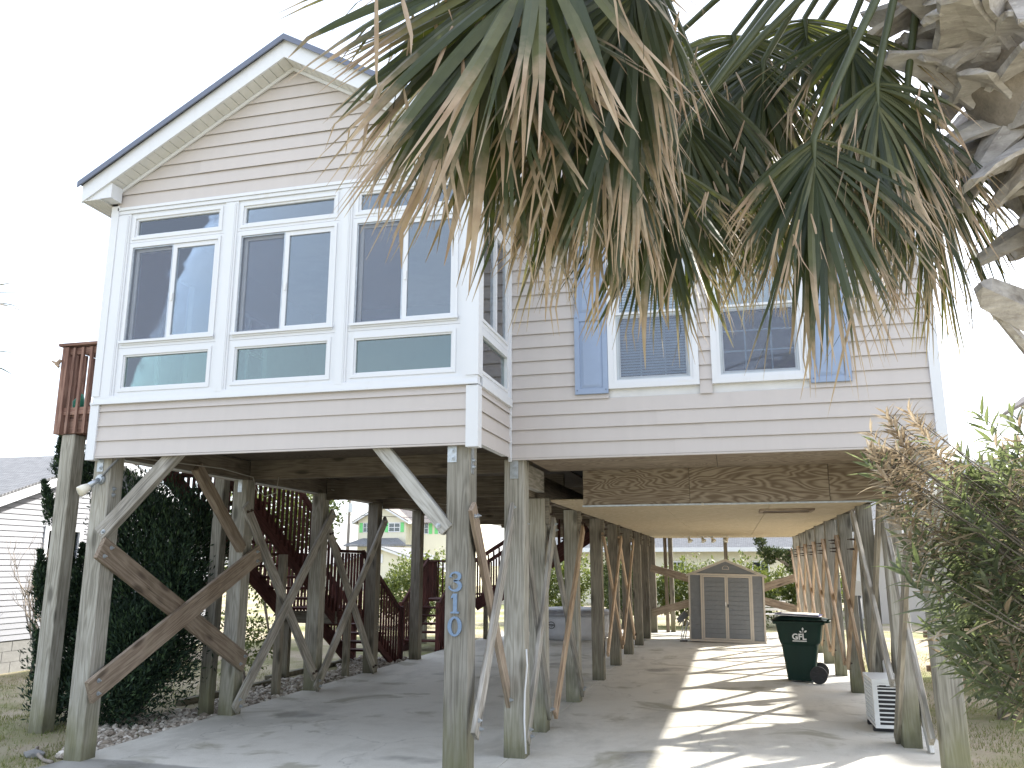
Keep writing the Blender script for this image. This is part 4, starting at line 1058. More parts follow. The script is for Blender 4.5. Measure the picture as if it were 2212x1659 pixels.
# ---- wheeled trash bin
BM = Matrix.Translation((1.0, 14.62, 0)) @ Matrix.Rotation(math.radians(-8), 4, 'Z')
tb = bpy.data.objects.new('trash_bin', None); link(tb, None, BM); tag(tb, 'dark green wheeled trash bin with white GFL lettering beside the right posts', 'trash bin')
def rrect(hx, hy, r, n=4, cx=0, cy=0):
    p = []
    for sx, sy, a0 in ((1, 1, 0), (-1, 1, 90), (-1, -1, 180), (1, -1, 270)):
        for i in range(n+1):
            a = math.radians(a0+90*i/n); p.append((cx+sx*(hx-r)+r*math.cos(a), cy+sy*(hy-r)+r*math.sin(a)))
    return p
def loft(levels, cap0=True, cap1=True):
    g = MB(); n = len(levels[0][1]); vs_ = []
    for z, ring_ in levels: vs_ += [(x, y, z(x, y) if callable(z) else z) for x, y in ring_]
    fs = []
    for i in range(len(levels)-1):
        for k in range(n): fs.append((i*n+k, i*n+(k+1) % n, (i+1)*n+(k+1) % n, (i+1)*n+k))
    if cap0: fs.append(tuple(range(n-1, -1, -1)))
    if cap1: fs.append(tuple(range((len(levels)-1)*n, len(levels)*n)))
    return g.add(vs_, fs)
lv = [(.03, rrect(.2, .22, .05, cx=-.02)), (.3, rrect(.235, .25, .05, cx=-.015)), (.56, rrect(.27, .275, .05, cx=-.01)), (.6, rrect(.3, .295, .05)), (.64, rrect(.31, .3, .05)), (.86, rrect(.345, .32, .06)), (.9, rrect(.35, .325, .06))]
bod = loft(lv).build('body', M['bin'], tb, BM, smooth=False)
m_ = bod.modifiers.new('bevel', 'BEVEL'); m_.width = .006; m_.segments = 2
loft([(.885, rrect(.39, .355, .06)), (.93, rrect(.4, .365, .06))]).build('rim', M['bin'], tb, BM)
lz = lambda b: (lambda x, y: b+.05*(1-(x/.4)**2)*(1-(y/.37)**2)-x*.02)
lid = MB(); nx_, ny_ = 10, 8; vs_ = []
for j in range(ny_+1):
    for i in range(nx_+1):
        x, y = -.41+.83*i/nx_, -.37+.74*j/ny_; vs_.append((x, y, .945+.06*(1-((x)/.42)**4)*(1-(y/.38)**4)))
fs = [(j*(nx_+1)+i, j*(nx_+1)+i+1, (j+1)*(nx_+1)+i+1, (j+1)*(nx_+1)+i) for j in range(ny_) for i in range(nx_)]
lid.add(vs_, fs); lid.add([(-.41, -.37, .935), (.42, -.37, .935), (.42, .37, .935), (-.41, .37, .935)], [(3, 2, 1, 0)])
lid.build('lid', M['bin'], tb, BM, smooth=True)
g = MB(); g.tube([(.4, -.28, .92), (.46, -.28, .93), (.46, .28, .93), (.4, .28, .92)], .016, 8); g.build('handle', M['bin'], tb, BM, smooth=True)
for y in (-.3, .3):
    wh = MB(); s = 1 if y > 0 else -1
    wh.cyl((.25, y-.03, .13), (.25, y+.03, .13), .13, 28); wh = wh.build('wheel', M['binblack'], tb, BM)
    g = MB(); g.cyl((.25, -.0315*1 + y if y < 0 else y+.0315, .13), (.25, (y-.04) if y < 0 else y+.04, .13), .03, 16)
    for i in range(7):
        a = i*2*math.pi/7; c_, s_ = math.cos(a), math.sin(a); yy = y-.034 if y < 0 else y+.034
        g.obox((.25+c_*.062, yy, .13+s_*.062), (c_*.036, 0, s_*.036), (0, .004, 0), (-s_*.011, 0, c_*.011))
    g.build('spoke', M['black'], wh, BM)
g = MB(); g.cyl((.25, -.27, .13), (.25, .27, .13), .015, 10); g.build('axle', M['galv'], tb, BM)
def text(s, size, mat, parent, Mx, ext=.002, bold=0.0):
    cu = bpy.data.curves.new('lettering', 'FONT'); cu.body = s; cu.size = size; cu.extrude = ext; cu.align_x = 'CENTER'; cu.offset = bold; cu.resolution_u = 4
    to = bpy.data.objects.new('lettering_tmp', cu); COL.objects.link(to)
    bpy.context.view_layer.update()
    me = bpy.data.meshes.new_from_object(to.evaluated_get(bpy.context.evaluated_depsgraph_get()))
    bpy.data.objects.remove(to); bpy.data.curves.remove(cu)
    me.materials.clear(); me.materials.append(M[mat]); me.name = 'lettering'
    return link(bpy.data.objects.new('lettering', me), parent, Mx)
face = Matrix.Rotation(math.radians(90), 4, 'X')
tilt = Matrix.Rotation(math.radians(5), 4, 'X')
text('GFL', .125, 'binlogo', bod, BM @ Matrix.Translation((.0, -.318, .655)) @ tilt @ face, .002, .004)
g = MB()
for a0, px_, pz_, sz in ((90, .062, .79, .05), (35, .08, .765, .05), (150, .045, .762, .042)):
    a = math.radians(a0); c_, s_ = math.cos(a), math.sin(a)
    pts = [(0, 0), (.4, .28), (.75, .22), (1, 0), (.75, -.22), (.4, -.28)]
    g.ext([(px_+sz*(u*c_-v*s_), pz_+sz*(u*s_+v*c_)) for u, v in pts], -.335, -.3302)
g.box(.06, .066, -.334, -.33, .74, .8); g.box(-.1, .11, -.329, -.3245, .625, .64)
g.build('sprig_logo', M['binlogo'], bod, BM)
pl = empty('boards', (.95, 14.6, 1.0), 'white and navy boards lying on the lid of the trash bin', 'boards')
for i, (z, mt, a, sx, sy) in enumerate(((1.012, 'cardw', 5, .36, .3), (1.024, 'cardb', -4, .33, .28), (1.036, 'cardw', 2, .28, .27))):
    g = MB(); g.box(-sx, sx, -sy, sy, -.005, .005); g.build('board', M[mt], pl, BM @ Matrix.Translation((.02*i-.02, -.02*i, z)) @ Matrix.Rotation(math.radians(a), 4, 'Z') @ Matrix.Rotation(math.radians(2.5), 4, 'Y'))

# ---- air conditioner
ac = empty('air_conditioner', (1.6, 10.7, 0), 'white outdoor air conditioner unit with black slots on the slab by the right posts', 'air conditioner')
x0, x1, y0, y1, z0, z1 = 1.43, 1.77, 10.4, 11.06, .05, .56
part('core', M['black'], ac, (x0+.012, x1-.012, y0+.012, y1-.012, z0+.02, z1-.02))
part('top_cover', M['whitemetal'], ac, (x0-.004, x1+.004, y0-.004, y1+.004, z1-.04, z1)); part('base_pan', M['whitemetal'], ac, (x0, x1, y0, y1, z0, z0+.035))
part('corner_panel', M['whitemetal'], ac, (x0, x0+.05, y0, y0+.05, z0+.036, z1-.041)); part('corner_panel', M['whitemetal'], ac, (x1-.04, x1, y0, y0+.04, z0+.036, z1-.041)); part('corner_panel', M['whitemetal'], ac, (x0, x0+.04, y1-.04, y1, z0+.036, z1-.041))
part('front_bar', M['whitemetal'], ac, (x0+.051, x1-.041, y0+.001, y0+.012, z1-.09, z1-.042))
for i in range(9):
    z = z0+.062+i*.046; part('louver', M['whitemetal'], ac, (x0+.051, x1-.041, y0+.001, y0+.011, z, z+.014))
    part('side_bar', M['whitemetal'], ac, (x0+.001, x0+.01, y0+.051, y1-.041, z, z+.014))
for i in range(7):
    y = y0+.1+i*.072; part('side_upright', M['whitemetal'], ac, (x0+.0005, x0+.0115, y, y+.012, z0+.036, z1-.041))
part('slot_label', M['black'], ac, (x0+.07, x0+.14, y0-.0015, y0+.0008, z1-.075, z1-.06))
for yy in (y0+.1, y1-.15): part('foot', M['black'], ac, (x0-.01, x1+.01, yy, yy+.06, 0.001, z0-.001))
# pipes, electrical boxes
eb = empty('electrical_box', (1.79, 13.4, 1.45), 'small grey electrical box with conduit on a right row post', 'electrical box')
part('box', M['greybox'], eb, (1.7, 1.83, 13.33, 13.42, 1.37, 1.57)); part('lid', M['whitemetal'], eb, (1.695, 1.835, 13.322, 13.329, 1.365, 1.575))
wire('conduit', [(1.77, 13.37, 1.37), (1.77, 13.37, .9), (1.8, 13.35, .5), (1.83, 13.3, .2), (1.85, 13.2, 0)], .022, 'conduit', eb)
mb = empty('meter_box', (1.95, 11.2, .9), 'tall pale blue grey meter box with white pipe beside the right posts', 'meter box')
part('box', M['greybox'], mb, (1.84, 2.02, 11.1, 11.24, .95, 1.6)); part('door', M['greybox'], mb, (1.855, 2.005, 11.09, 11.099, .97, 1.58))
g = MB(); g.cyl((1.93, 11.17, -.04), (1.93, 11.17, .95), .045, 14); g.cyl((1.93, 11.17, .9), (1.93, 11.17, .97), .055, 14); g.build('pipe', M['pvc'], mb, smooth=False)
pp = empty('drain_pipe', (1.8, 12.2, 0), 'white pipe running down behind the air conditioner', 'pipe')
g = MB(); g.tube([(1.72, 12.4, 2.5), (1.76, 12.1, 1.6), (1.74, 11.6, .9), (1.73, 11.3, .3), (1.73, 11.25, -.03)], .022, 10); g.build('pipe', M['pvc'], pp, smooth=True)
g = MB(); g.add([(1.86, 11.5, 2.4), (1.88, 11.3, 2.4), (1.84, 11.1, 1.5), (1.8, 11.35, .35), (1.84, 11.75, .3), (1.9, 11.65, 1.4), (1.9, 11.5, 2.4), (1.92, 11.3, 2.4), (1.9, 11.1, 1.5), (1.86, 11.35, .3), (1.9, 11.75, .3), (1.94, 11.65, 1.4)],
      [(0,1,2,5),(2,3,4,5),(6,11,8,7),(8,11,10,9),(0,6,7,1),(1,7,8,2),(2,8,9,3),(3,9,10,4),(4,10,11,5),(5,11,6,0)])
tag(g.build('tarp', M['black']), 'black plastic tarp hanging behind the air conditioner', 'tarp')

# ---- inflatable hot tub and blue hose
tu = empty('hot_tub', (-4.05, 21.6, 0), 'round pale grey inflatable hot tub with dark cover behind the centre posts', 'hot tub')
g = MB(); n = 40
prof = [(.86, .0), (.97, .06), (1.0, .2), (1.0, .45), (.97, .6), (.9, .66)]
vs_ = [(-4.05+r*math.cos(2*math.pi*i/n), 21.6+r*math.sin(2*math.pi*i/n), z) for r, z in prof for i in range(n)]
g.add(vs_, [(k*n+i, k*n+(i+1) % n, (k+1)*n+(i+1) % n, (k+1)*n+i) for k in range(len(prof)-1) for i in range(n)]); g.build('wall', M['tub'], tu, smooth=True)
g = MB(); prof = [(1.02, .58), (1.03, .64), (.95, .7), (.6, .74), (.0, .76)]
vs_ = [(-4.05+r*math.cos(2*math.pi*i/n), 21.6+r*math.sin(2*math.pi*i/n), z) for r, z in prof for i in range(n)]
g.add(vs_, [(k*n+i, k*n+(i+1) % n, (k+1)*n+(i+1) % n, (k+1)*n+i) for k in range(len(prof)-1) for i in range(n)]); g.build('cover', M['tubtop'], tu, smooth=True)
lx, ly = -4.36, 21.6-math.sqrt(1-.31**2)-.012
g = MB(); vs_ = []; n = 30
LM = Matrix.Translation((-4.36, 20.64, .36)) @ Matrix.Rotation(math.radians(-18), 4, 'Z')
for r in (1, .84): vs_ += [(r*.1*math.cos(2*math.pi*i/n), 0, r*.085*math.sin(2*math.pi*i/n)) for i in range(n)]
g.add(vs_, [(i, (i+1) % n, n+(i+1) % n, n+i) for i in range(n)]); g.box(-.07, .07, -.002, .0, -.005, .022); g.box(-.03, .03, -.002, 0, -.045, -.03); g.build('badge', M['black'], tu, LM)
ho = empty('garden_hose', (-2.36, 9.75, 1.2), 'coiled blue garden hose hanging behind the number post', 'hose')
g = MB(); hp = []
for i in range(90):
    a = i*2*math.pi/18; r = .16+.012*math.sin(i*.7); hp.append((-2.33-.008*(i//18), 9.98+r*math.cos(a)*.75, 1.22+r*1.15*math.sin(a)))
g.tube(hp, .013, 6); g.build('coil', M['hose'], ho, smooth=True)
board('hook', (-2.28, 9.98, 1.4), (-2.4, 9.98, 1.4), .03, .03, M['black'], ho)

# things by the back right of the carport
rk = empty('garden_bench', (1.1, 24.9, 0), 'white metal garden bench behind the shed on the right', 'bench')
for x in (.75, 1.35):
    for y in (24.9, 25.3): board('leg', (x, y, -.05), (x, y, .75 if y > 25 else .5), .04, .04, M['whitemetal'], rk, (0, 1, 0))
for i in range(4): board('slat', (.7, 24.92+i*.12, .46), (1.4, 24.92+i*.12, .46), .02, .09, M['whitemetal'], rk)
for i in range(3): board('back_slat', (.7, 25.32, .58+i*.1), (1.4, 25.32, .58+i*.1), .07, .02, M['whitemetal'], rk)
# ================================================================== VEGETATION
def ony(x, y, Y):
    d = FW*1793+RT*(x-1106)+UP*(829.5-y); return CAMP+d*(Y/d.y)
DOWN = Vector((0, 0, -1))
def leaf_segment(g, p, d, nrm, L, w, droop, r, N=9, split=.0):
    """one folded, tapering palm leaf segment with a (possibly forked) drooping tip"""
    k = r.random(); p = Vector(p); d = Vector(d).normalized(); nrm = Vector(nrm)
    tw = r.uniform(-.5, .5); rows = []; uvs = []
    sp = split if r.random() < .7 else 2
    gap0 = r.uniform(.008, .035); jit = Vector((r.uniform(-1, 1), r.uniform(-1, 1), r.uniform(-.4, .4)))*r.uniform(0, .35)
    kink = r.uniform(.55, .85); kd = Vector((r.uniform(-1, 1), r.uniform(-1, 1), -.6)).normalized()*(r.uniform(.2, .7) if r.random() < .45 else 0)
    for i in range(N+1):
        t = i/N
        side = d.cross(nrm); side.normalize(); n2 = side.cross(d).normalized()
        a = tw*max(0, t-.35)*2.2
        side = side*math.cos(a)+n2*math.sin(a); n2 = side.cross(d).normalized()
        prof = (.45+.55*min(1, t/.22)) if t < .22 else (1.0 if t < .5 else max(.05, 1-((t-.5)/.5)**1.35*.95))
        ww = w*prof; fold = n2*ww*(.32-.2*min(1, t*1.5))
        gp = gap0*max(0, (t-sp)/(1-sp+1e-6)) if t > sp else 0
        rows.append((p-side*(ww/2+gp), p+fold-side*gp, p+fold+side*gp, p+side*(ww/2+gp)))
        uvs.append(t)
        st_ = L/N
        p = p+d*st_
        hz = math.sqrt(max(0., 1-d.z*d.z)) if d.z < 0 else 1.0
        d = (d+DOWN*droop*(.35+t)*st_*1.7*hz+(kd if abs(t-kink) < .06 else Vector())+jit*st_*1.2).normalized()
    vs_ = [v for q in rows for v in q]; uv = [(t, k) for t in uvs for _ in range(4)]
    fs = []
    for i in range(N):
        a = i*4; fs += [(a, a+1, a+5, a+4), (a+2, a+3, a+7, a+6)]
    g.add(vs_, fs, uv)
def frond(tree, crown, hub, costa, nrm, L, nseg=44, spread=110, droop=.6, seed=1, indiv=False, clen=.3, w=.036, arch=.25, mat='palm'):
    r = random.Random(seed); hub = Vector(hub); costa = Vector(costa).normalized()
    nrm = (Vector(nrm)-costa*Vector(nrm).dot(costa)).normalized(); side = costa.cross(nrm)
    mid = (crown+hub)/2+Vector((0, 0, arch)); pts = []
    for i in range(9):
        t = i/8; pts.append(crown*(1-t)**2+mid*2*t*(1-t)+hub*t*t)
    # costa curves down with gravity
    cp = [hub]; d = costa.copy()
    for i in range(6): cp.append(cp[-1]+d*clen/6); d = (d+DOWN*.12).normalized()
    g = MB(); rad = [.026-.012*i/8 for i in range(9)]+[.013-.0018*i for i in range(6)]
    g.tube(pts+cp[1:], rad, 7); fr = g.build('frond', M['petiole'], tree, smooth=True)
    blade = MB()
    for i in range(nseg):
        f = (i+.5)/nseg*2-1; ph = math.radians(spread if not isinstance(spread, tuple) else spread[1 if f < 0 else 0])*f*(1+r.uniform(-.015, .015)); cw = 1-abs(f)**1.2
        q = cw*6; j = min(5, int(q)); o = cp[j].lerp(cp[j+1], q-j)
        d0 = costa*math.cos(ph)+side*math.sin(ph)+nrm*r.uniform(-.12, .34)+side*r.uniform(-.07, .07)
        n_ = nrm+side*math.sin(ph)*.25+Vector((r.uniform(-.25, .25), r.uniform(-.25, .25), r.uniform(-.25, .25)))
        ll = L*(1-.3*abs(f)**2)*r.uniform(.78, 1.1); dr = droop*r.uniform(.45, 1.7)
        gg = MB() if indiv else blade
        leaf_segment(gg, o, d0, n_, ll, w*r.uniform(.85, 1.1)*(1-.35*abs(f)), dr, r, 9, .66)
        if r.random() < .24:  # dead strip curling down in front
            e = o+d0.normalized()*ll*r.uniform(.25, .6)+nrm*.03; sg = MB(); leaf_segment(gg, e, Vector((r.uniform(-.4, .4), r.uniform(-.4, .4), -1)), nrm, ll*r.uniform(.25, .5), w*.32, .3, r, 7, .5); gg.uv[-32:] = [(1.2, v_) for _, v_ in gg.uv[-32:]]
        if r.random() < .3:   # fibre thread
            e = o+d0.normalized()*ll*.6; gg.tube([e, e+Vector((r.uniform(-.05, .05), r.uniform(-.05, .05), -.15)), e+Vector((r.uniform(-.08, .08), 0, -.3))], [.0016, .0013, .0008], 3, False)
        if indiv: gg.build('leaf_segment', M[mat], fr, uv=True, smooth=False)
    if not indiv: tag(blade.build('blade', M[mat], fr, uv=True), kind='stuff')
    return fr

palm = empty('palm_tree', (3.05, 2.55, 0), 'tall palm at the right whose drooping fan fronds hang before the house', 'palm tree')
TK = [at(2085, -330, 3.6), at(2120, -70, 3.58), at(2185, 170, 3.62), at(2310, 400, 3.68), at(2480, 640, 3.75), at(2660, 950, 3.85)]
bs = TK[-1].copy(); TK.append(Vector((bs.x+.12, bs.y+.02, -.08)))
g = MB(); g.tube(TK, [.14, .21, .21, .19, .17, .17, .2], 14); g.build('trunk', M['trunk'], palm, smooth=True)
def trunk_at(s):
    q = s*(len(TK)-1); i = min(len(TK)-2, int(q)); return TK[i].lerp(TK[i+1], q-i), (TK[i]-TK[i+1]).normalized()
rb = random.Random(21); BT = 150
for i in range(BT):
    s = .02+.66*(i/BT)**1.15; c, ax = trunk_at(s); a = i*2.39996+rb.uniform(-.25, .25)
    u = ax.cross(Vector((0, 1, 0))).normalized(); v = ax.cross(u).normalized()
    rad = u*math.cos(a)+v*math.sin(a); tan = ax.cross(rad).normalized()
    el = math.radians(rb.uniform(-35, 60)); L = rb.uniform(.16, .44)*(1.1 if s < .4 else .85)
    b = c+rad*.14-ax*.05; d = (rad*math.cos(el)+ax*math.sin(el)); nn = d.cross(tan).normalized()
    d = (d+tan*rb.uniform(-.95, .95)).normalized(); tan = nn.cross(d).normalized()
    tan = (tan+nn*rb.uniform(-.5, .5)).normalized(); nn = d.cross(tan)
    g = MB(); w0, w1, th = rb.uniform(.15, .27), rb.uniform(.07, .14), rb.uniform(.018, .034)
    def sec(t, ww, tt, curl):
        m = b+d*L*t-nn*.06*t*t
        return [m-tan*ww/2+nn*curl, m-tan*ww*.2+nn*.012, m+tan*ww*.2+nn*.012, m+tan*ww/2+nn*curl, m+tan*ww*.42+nn*(curl-tt*.7), m-nn*tt*.9, m-tan*ww*.42+nn*(curl-tt*.7)]
    vs_ = []; rws = [(0, w0*1.45, th, -.06), (.25, w0*1.1, th, -.04), (.5, w0*.8, th*1.1, -.02), (.8, w1*1.2, th*1.1, -.01), (.97, w1*1.02, th, -.004), (1.0, w1*rb.uniform(.75, .95), th*.6, -.004)]
    for q in rws: vs_ += sec(*q)
    vs_ = [v_+Vector((rb.uniform(-1, 1), rb.uniform(-1, 1), rb.uniform(-1, 1)))*.006 for v_ in vs_]
    fs = [(k*7+j, k*7+(j+1) % 7, k*7+7+(j+1) % 7, k*7+7+j) for k in range(5) for j in range(7)]+[(6, 5, 4, 3, 2, 1, 0), (35, 36, 37, 38, 39, 40, 41)]
    g.add(vs_, fs); g.build('leaf_base', M['boot'], palm)
# the lone cut leaf base and its split strap at the right edge
bp0, bp1 = at(2330, 720, 3.72), at(2112, 622, 3.6)
g = MB(); dd = (bp1-bp0).normalized(); tt = dd.cross(vdir(0, 0, 1)).normalized(); nn = vdir(0, 0, 1)
pr = [(0, .11), (.35, .1), (.7, .085), (.92, .075), (1.0, .03)]
vs_ = []
for t, w_ in pr:
    m = bp0.lerp(bp1, t); vs_ += [m-tt*w_, m+nn*.04, m+tt*w_*.9, m-nn*.035]
g.add(vs_, [(k*4+j, k*4+(j+1) % 4, k*4+4+(j+1) % 4, k*4+4+j) for k in range(4) for j in range(4)]+[(3, 2, 1, 0), (16, 17, 18, 19)]); g.build('leaf_base', M['boot'], palm)
g = MB(); g.tube([at(2118, 645, 3.62), at(2165, 690, 3.66), at(2235, 770, 3.72), at(2330, 860, 3.75)], [.01, .022, .03, .03], 6); g.build('leaf_strap', M['boot'], palm)
CR = at(2085, -380, 3.55)
FR = [ # hub (x, y, distance), costa (right, up, toward), normal, L, nseg, spread, droop, individual segments, clen, width
 ((1250, -250, 2.75), (-.55, -.8, .12), (-.2, .45, .9), 1.0, 56, (92, 100), .4, True, .42, .05),
 ((1075, -40, 2.9), (-.12, -1, .15), (.1, .35, 1), .95, 50, (60, 66), .3, True, .2, .044),
 ((1385, -120, 2.95), (-.2, -1, .15), (.1, .3, 1), 1.05, 56, (84, 30), 1.6, True, .3, .042),
 ((1305, 110, 3.05), (-.08, -1, .1), (.1, .2, 1), .9, 54, (100, 42), 2.2, True, .18, .038),
 ((1428, 345, 3.3), (-.1, -1, .05), (0, .1, 1), .74, 44, (64, 60), .9, False, .1, .036),
 ((1535, 185, 3.6), (-.05, -1, .1), (.1, .3, 1), .88, 56, (84, 52), 1.8, False, .16, .033),
 ((1757, 300, 3.2), (.0, -1, .08), (.1, .2, 1), .84, 64, (58, 74), 1.6, True, .14, .034),
 ((1893, 175, 3.35), (.02, -1, .05), (.2, .2, 1), .66, 54, (56, 84), 2.0, False, .14, .032),
 ((2015, 322, 3.9), (-.02, -1, .0), (.3, .1, 1), .88, 56, 78, 1.6, False, .12, .033),
 ((1585, 75, 3.85), (.05, -1, .1), (.1, .3, 1), .76, 50, 84, 2.2, False, .16, .032),
 ((1738, 40, 4.0), (.05, -1, .1), (.1, .3, 1), .74, 50, 84, 2.2, False, .16, .032),
 ((1470, 70, 4.1), (-.1, -1, 0), (0, .2, 1), .95, 50, (95, 40), 2.2, False, .2, .033),
 ((1640, 250, 4.3), (.0, -1, 0), (0, .2, 1), .9, 50, 55, 1.8, False, .2, .032),
 ((1840, 260, 4.5), (.05, -1, -.1), (.2, .2, 1), .9, 48, 50, 1.8, False, .16, .032),
 ((1650, 130, 3.75), (-.1, -1, .05), (.1, .2, 1), .84, 50, 62, 1.5, False, .16, .033),
 ((1835, 60, 3.7), (.08, -1, .05), (.1, .2, 1), .8, 50, 70, 1.6, False, .16, .033),
 ((1490, 250, 3.5), (.0, -1, .05), (.1, .2, 1), .8, 48, 52, 1.2, False, .14, .034),
 ((1955, 235, 3.6), (-.05, -1, .05), (.1, .2, 1), .78, 48, 55, 1.4, False, .14, .032),
 ((1235, 40, 3.2), (-.12, -1, .1), (.1, .2, 1), .95, 50, (60, 50), .9, False, .2, .036),
 ((1190, -110, 3.3), (-.3, -1, .1), (0, .3, 1), 1.15, 54, (55, 70), .8, False, .3, .037),
 ((1330, -260, 3.6), (-.5, -.6, .3), (-.1, .8, .6), 1.05, 44, 90, .9, False, .35, .036),
 ((1700, -330, 2.9), (-.3, -.5, .6), (0, .9, .5), .7, 40, 110, .9, False, .3, .034),
]
for i, (h_, c_, n_, L, ns, spd, dr, ind, cl, w_) in enumerate(FR):
    frond(palm, CR+Vector((random.uniform(-.1, .1), random.uniform(-.1, .1), random.uniform(-.1, .1))), at(*h_), vdir(*c_), vdir(*n_), L, ns, spd, dr, 100+i, ind, cl, w_, .18)

# palm just outside the left edge
p2 = empty('palm_tree', (-11.2, 8.0, 0), 'palm at the far left edge with only spiky leaf tips in view', 'palm tree')
tb0 = ony(-330, 1300, 8.2); top = Vector((tb0.x, tb0.y, 4.3))
g = MB(); g.tube([(tb0.x+.1, tb0.y, -.1), (tb0.x, tb0.y, 2), top], [.18, .15, .14], 12); g.build('trunk', M['trunk'], p2, smooth=True)
for i, (hx, hy, c_) in enumerate(((-118, 640, (.9, -.15, .1)), (-138, 745, (.85, -.45, .1)), (-330, 560, (-.8, .2, 0)), (-300, 420, (.2, .9, .2)), (-340, 800, (-.4, -.8, .4)))):
    hb = ony(hx, hy, 8.2); frond(p2, top, hb, vdir(*c_), vdir(.1, .9, .5), .95, 40, 110, .35, 300+i, False, .2, .032, .05)

# ---- leaf clouds
def leafy(g, c, rx, ry, rz, n, size, r, up=0., elong=1.8, shell=.55):
    for i in range(n):
        while True:
            v = Vector((r.uniform(-1, 1), r.uniform(-1, 1), r.uniform(-1, 1))); l = v.length
            if .05 < l < 1: break
        rr_ = (shell+(1-shell)*r.random()**.6); v = v/l
        nz = .72+.42*mnoise.noise(v*2.3+Vector(c))+.22*mnoise.noise(v*6+Vector(c))
        p = Vector((c[0]+v.x*rx*rr_*nz*1.25, c[1]+v.y*ry*rr_*nz*1.25, c[2]+v.z*rz*rr_*nz*1.25))
        if p.z < -.04: continue
        d = (v+Vector((r.uniform(-1, 1), r.uniform(-1, 1), r.uniform(-1, 1)+up))).normalized()
        s = d.cross(Vector((r.uniform(-1, 1), r.uniform(-1, 1), r.uniform(-1, 1)))).normalized(); z = size*r.uniform(.6, 1.3); k = r.random()
        g.add([p-d*z*.5*elong, p-s*z*.4, p+d*z*.5*elong, p+s*z*.4], [(0, 1, 2, 3)], [(0, k), (.5, k), (1, k), (.5, k)])
def stems(g, base, top, n, r, rad=.03, spread=.5):
    for i in range(n):
        b = Vector(base)+Vector((r.uniform(-.08, .08), r.uniform(-.08, .08), 0)); t = Vector(top)+Vector((r.uniform(-1, 1)*spread, r.uniform(-1, 1)*spread, r.uniform(-.3, .2)))
        m = (b+t)/2+Vector((r.uniform(-.15, .15), r.uniform(-.15, .15), 0)); g.tube([b, m, t], [rad, rad*.7, rad*.3], 6)
def bush(name, label, cat, c, r3, n, size, mat, seed, group=None, lobes=5):
    r = random.Random(seed); o = empty(name, (c[0], c[1], 0), label, cat, group)
    g = MB(); stems(g, (c[0], c[1], -.06), (c[0], c[1], c[2]), 5, r, .03, r3[0]*.5); g.build('stem', M['birch'], o, smooth=True)
    g = MB(); leafy(g, c, r3[0]*.8, r3[1]*.8, r3[2]*.85, n//2, size, r)
    for i in range(lobes):
        a = i*6.28/lobes+r.random(); q = (c[0]+math.cos(a)*r3[0]*.55, c[1]+math.sin(a)*r3[1]*.5, c[2]+r.uniform(-.2, .5)*r3[2])
        leafy(g, q, r3[0]*.5, r3[1]*.5, r3[2]*.55, n//(2*lobes), size, r)
    tag(g.build('foliage', M[mat], o, uv=True), kind='stuff'); return o
HB = [(-3.4, 27.6, 1.9, 'left of the shed, behind the hot tub'), (-1.5, 27.2, 1.95, 'just left of the shed roof'), (.5, 27.4, 2.0, 'just right of the shed roof'), (2.3, 27.8, 1.8, 'under the twisted juniper'), (-5.6, 27.9, 2.0, 'behind the far staircase')]
for i, (x, y, hgt, wh) in enumerate(HB):
    bush('hedge_shrub', 'leafy green hedge shrub '+wh, 'shrub', (x, y, hgt*.52), (1.25, .9, hgt*.6), 5200, .07, 'hedge', 40+i, 'hedge shrubs behind the carport')
c = ony(905, 1245, 25.0)
bush('hedge_shrub', 'round bright green shrub between the left posts and the far staircase', 'shrub', (c.x, c.y, 1.0), (1.5, 1.2, 1.35), 5200, .075, 'hedge', 61)
c = ony(600, 1120, 17.5)
bush('small_tree', 'small dense green tree behind the upper stair balusters', 'tree', (c.x, c.y, 2.6), (1.7, 1.3, 1.9), 7000, .07, 'hedge', 62)
bush('dark_shrub', 'dark evergreen shrub behind the hot tub', 'shrub', (-3.2, 25.6, 1.35), (.9, .7, 1.5), 4200, .06, 'juniper_light', 63)
bush('low_shrub', 'low twiggy shrub under the staircase', 'shrub', (-7.6, 12.3, .55), (.6, .5, .6), 1600, .035, 'hedge', 64)
bush('oleander', 'second leafy oleander beyond the right row of posts', 'bush', (3.15, 12.0, 1.6), (.95, .9, 1.7), 6500, .085, 'oleander', 66)
# twisted juniper
tj = empty('twisted_juniper', (2.2, 26.6, 0), 'twisted light green juniper at the right end of the carport view', 'tree')
r = random.Random(70); g = MB(); g.tube([(2.2, 26.6, -.05), (2.1, 26.6, .9), (1.9, 26.6, 1.6), (1.3, 26.6, 2.0), (.9, 26.6, 2.35)], [.09, .08, .06, .045, .02], 8); g.tube([(1.9, 26.6, 1.6), (2.1, 26.6, 2.2)], [.05, .02], 8); g.build('trunk', M['birch'], tj, smooth=True)
g = MB()
for q, s in (((.85, 26.6, 2.5), .2), ((.95, 26.6, 2.2), .24), ((1.2, 26.6, 2.15), .26), ((1.5, 26.6, 2.1), .28), ((1.8, 26.6, 2.05), .3), ((1.75, 26.6, 1.75), .25), ((2.1, 26.6, 2.2), .35), ((1.1, 26.6, 1.95), .2), ((.78, 26.6, 2.7), .13), ((2.3, 26.6, 1.8), .35)):
    leafy(g, q, s, s*.8, s*.75, int(2600*s), .035, r, .6, 2.4, .6)
tag(g.build('foliage', M['juniper_light'], tj, uv=True), kind='stuff')

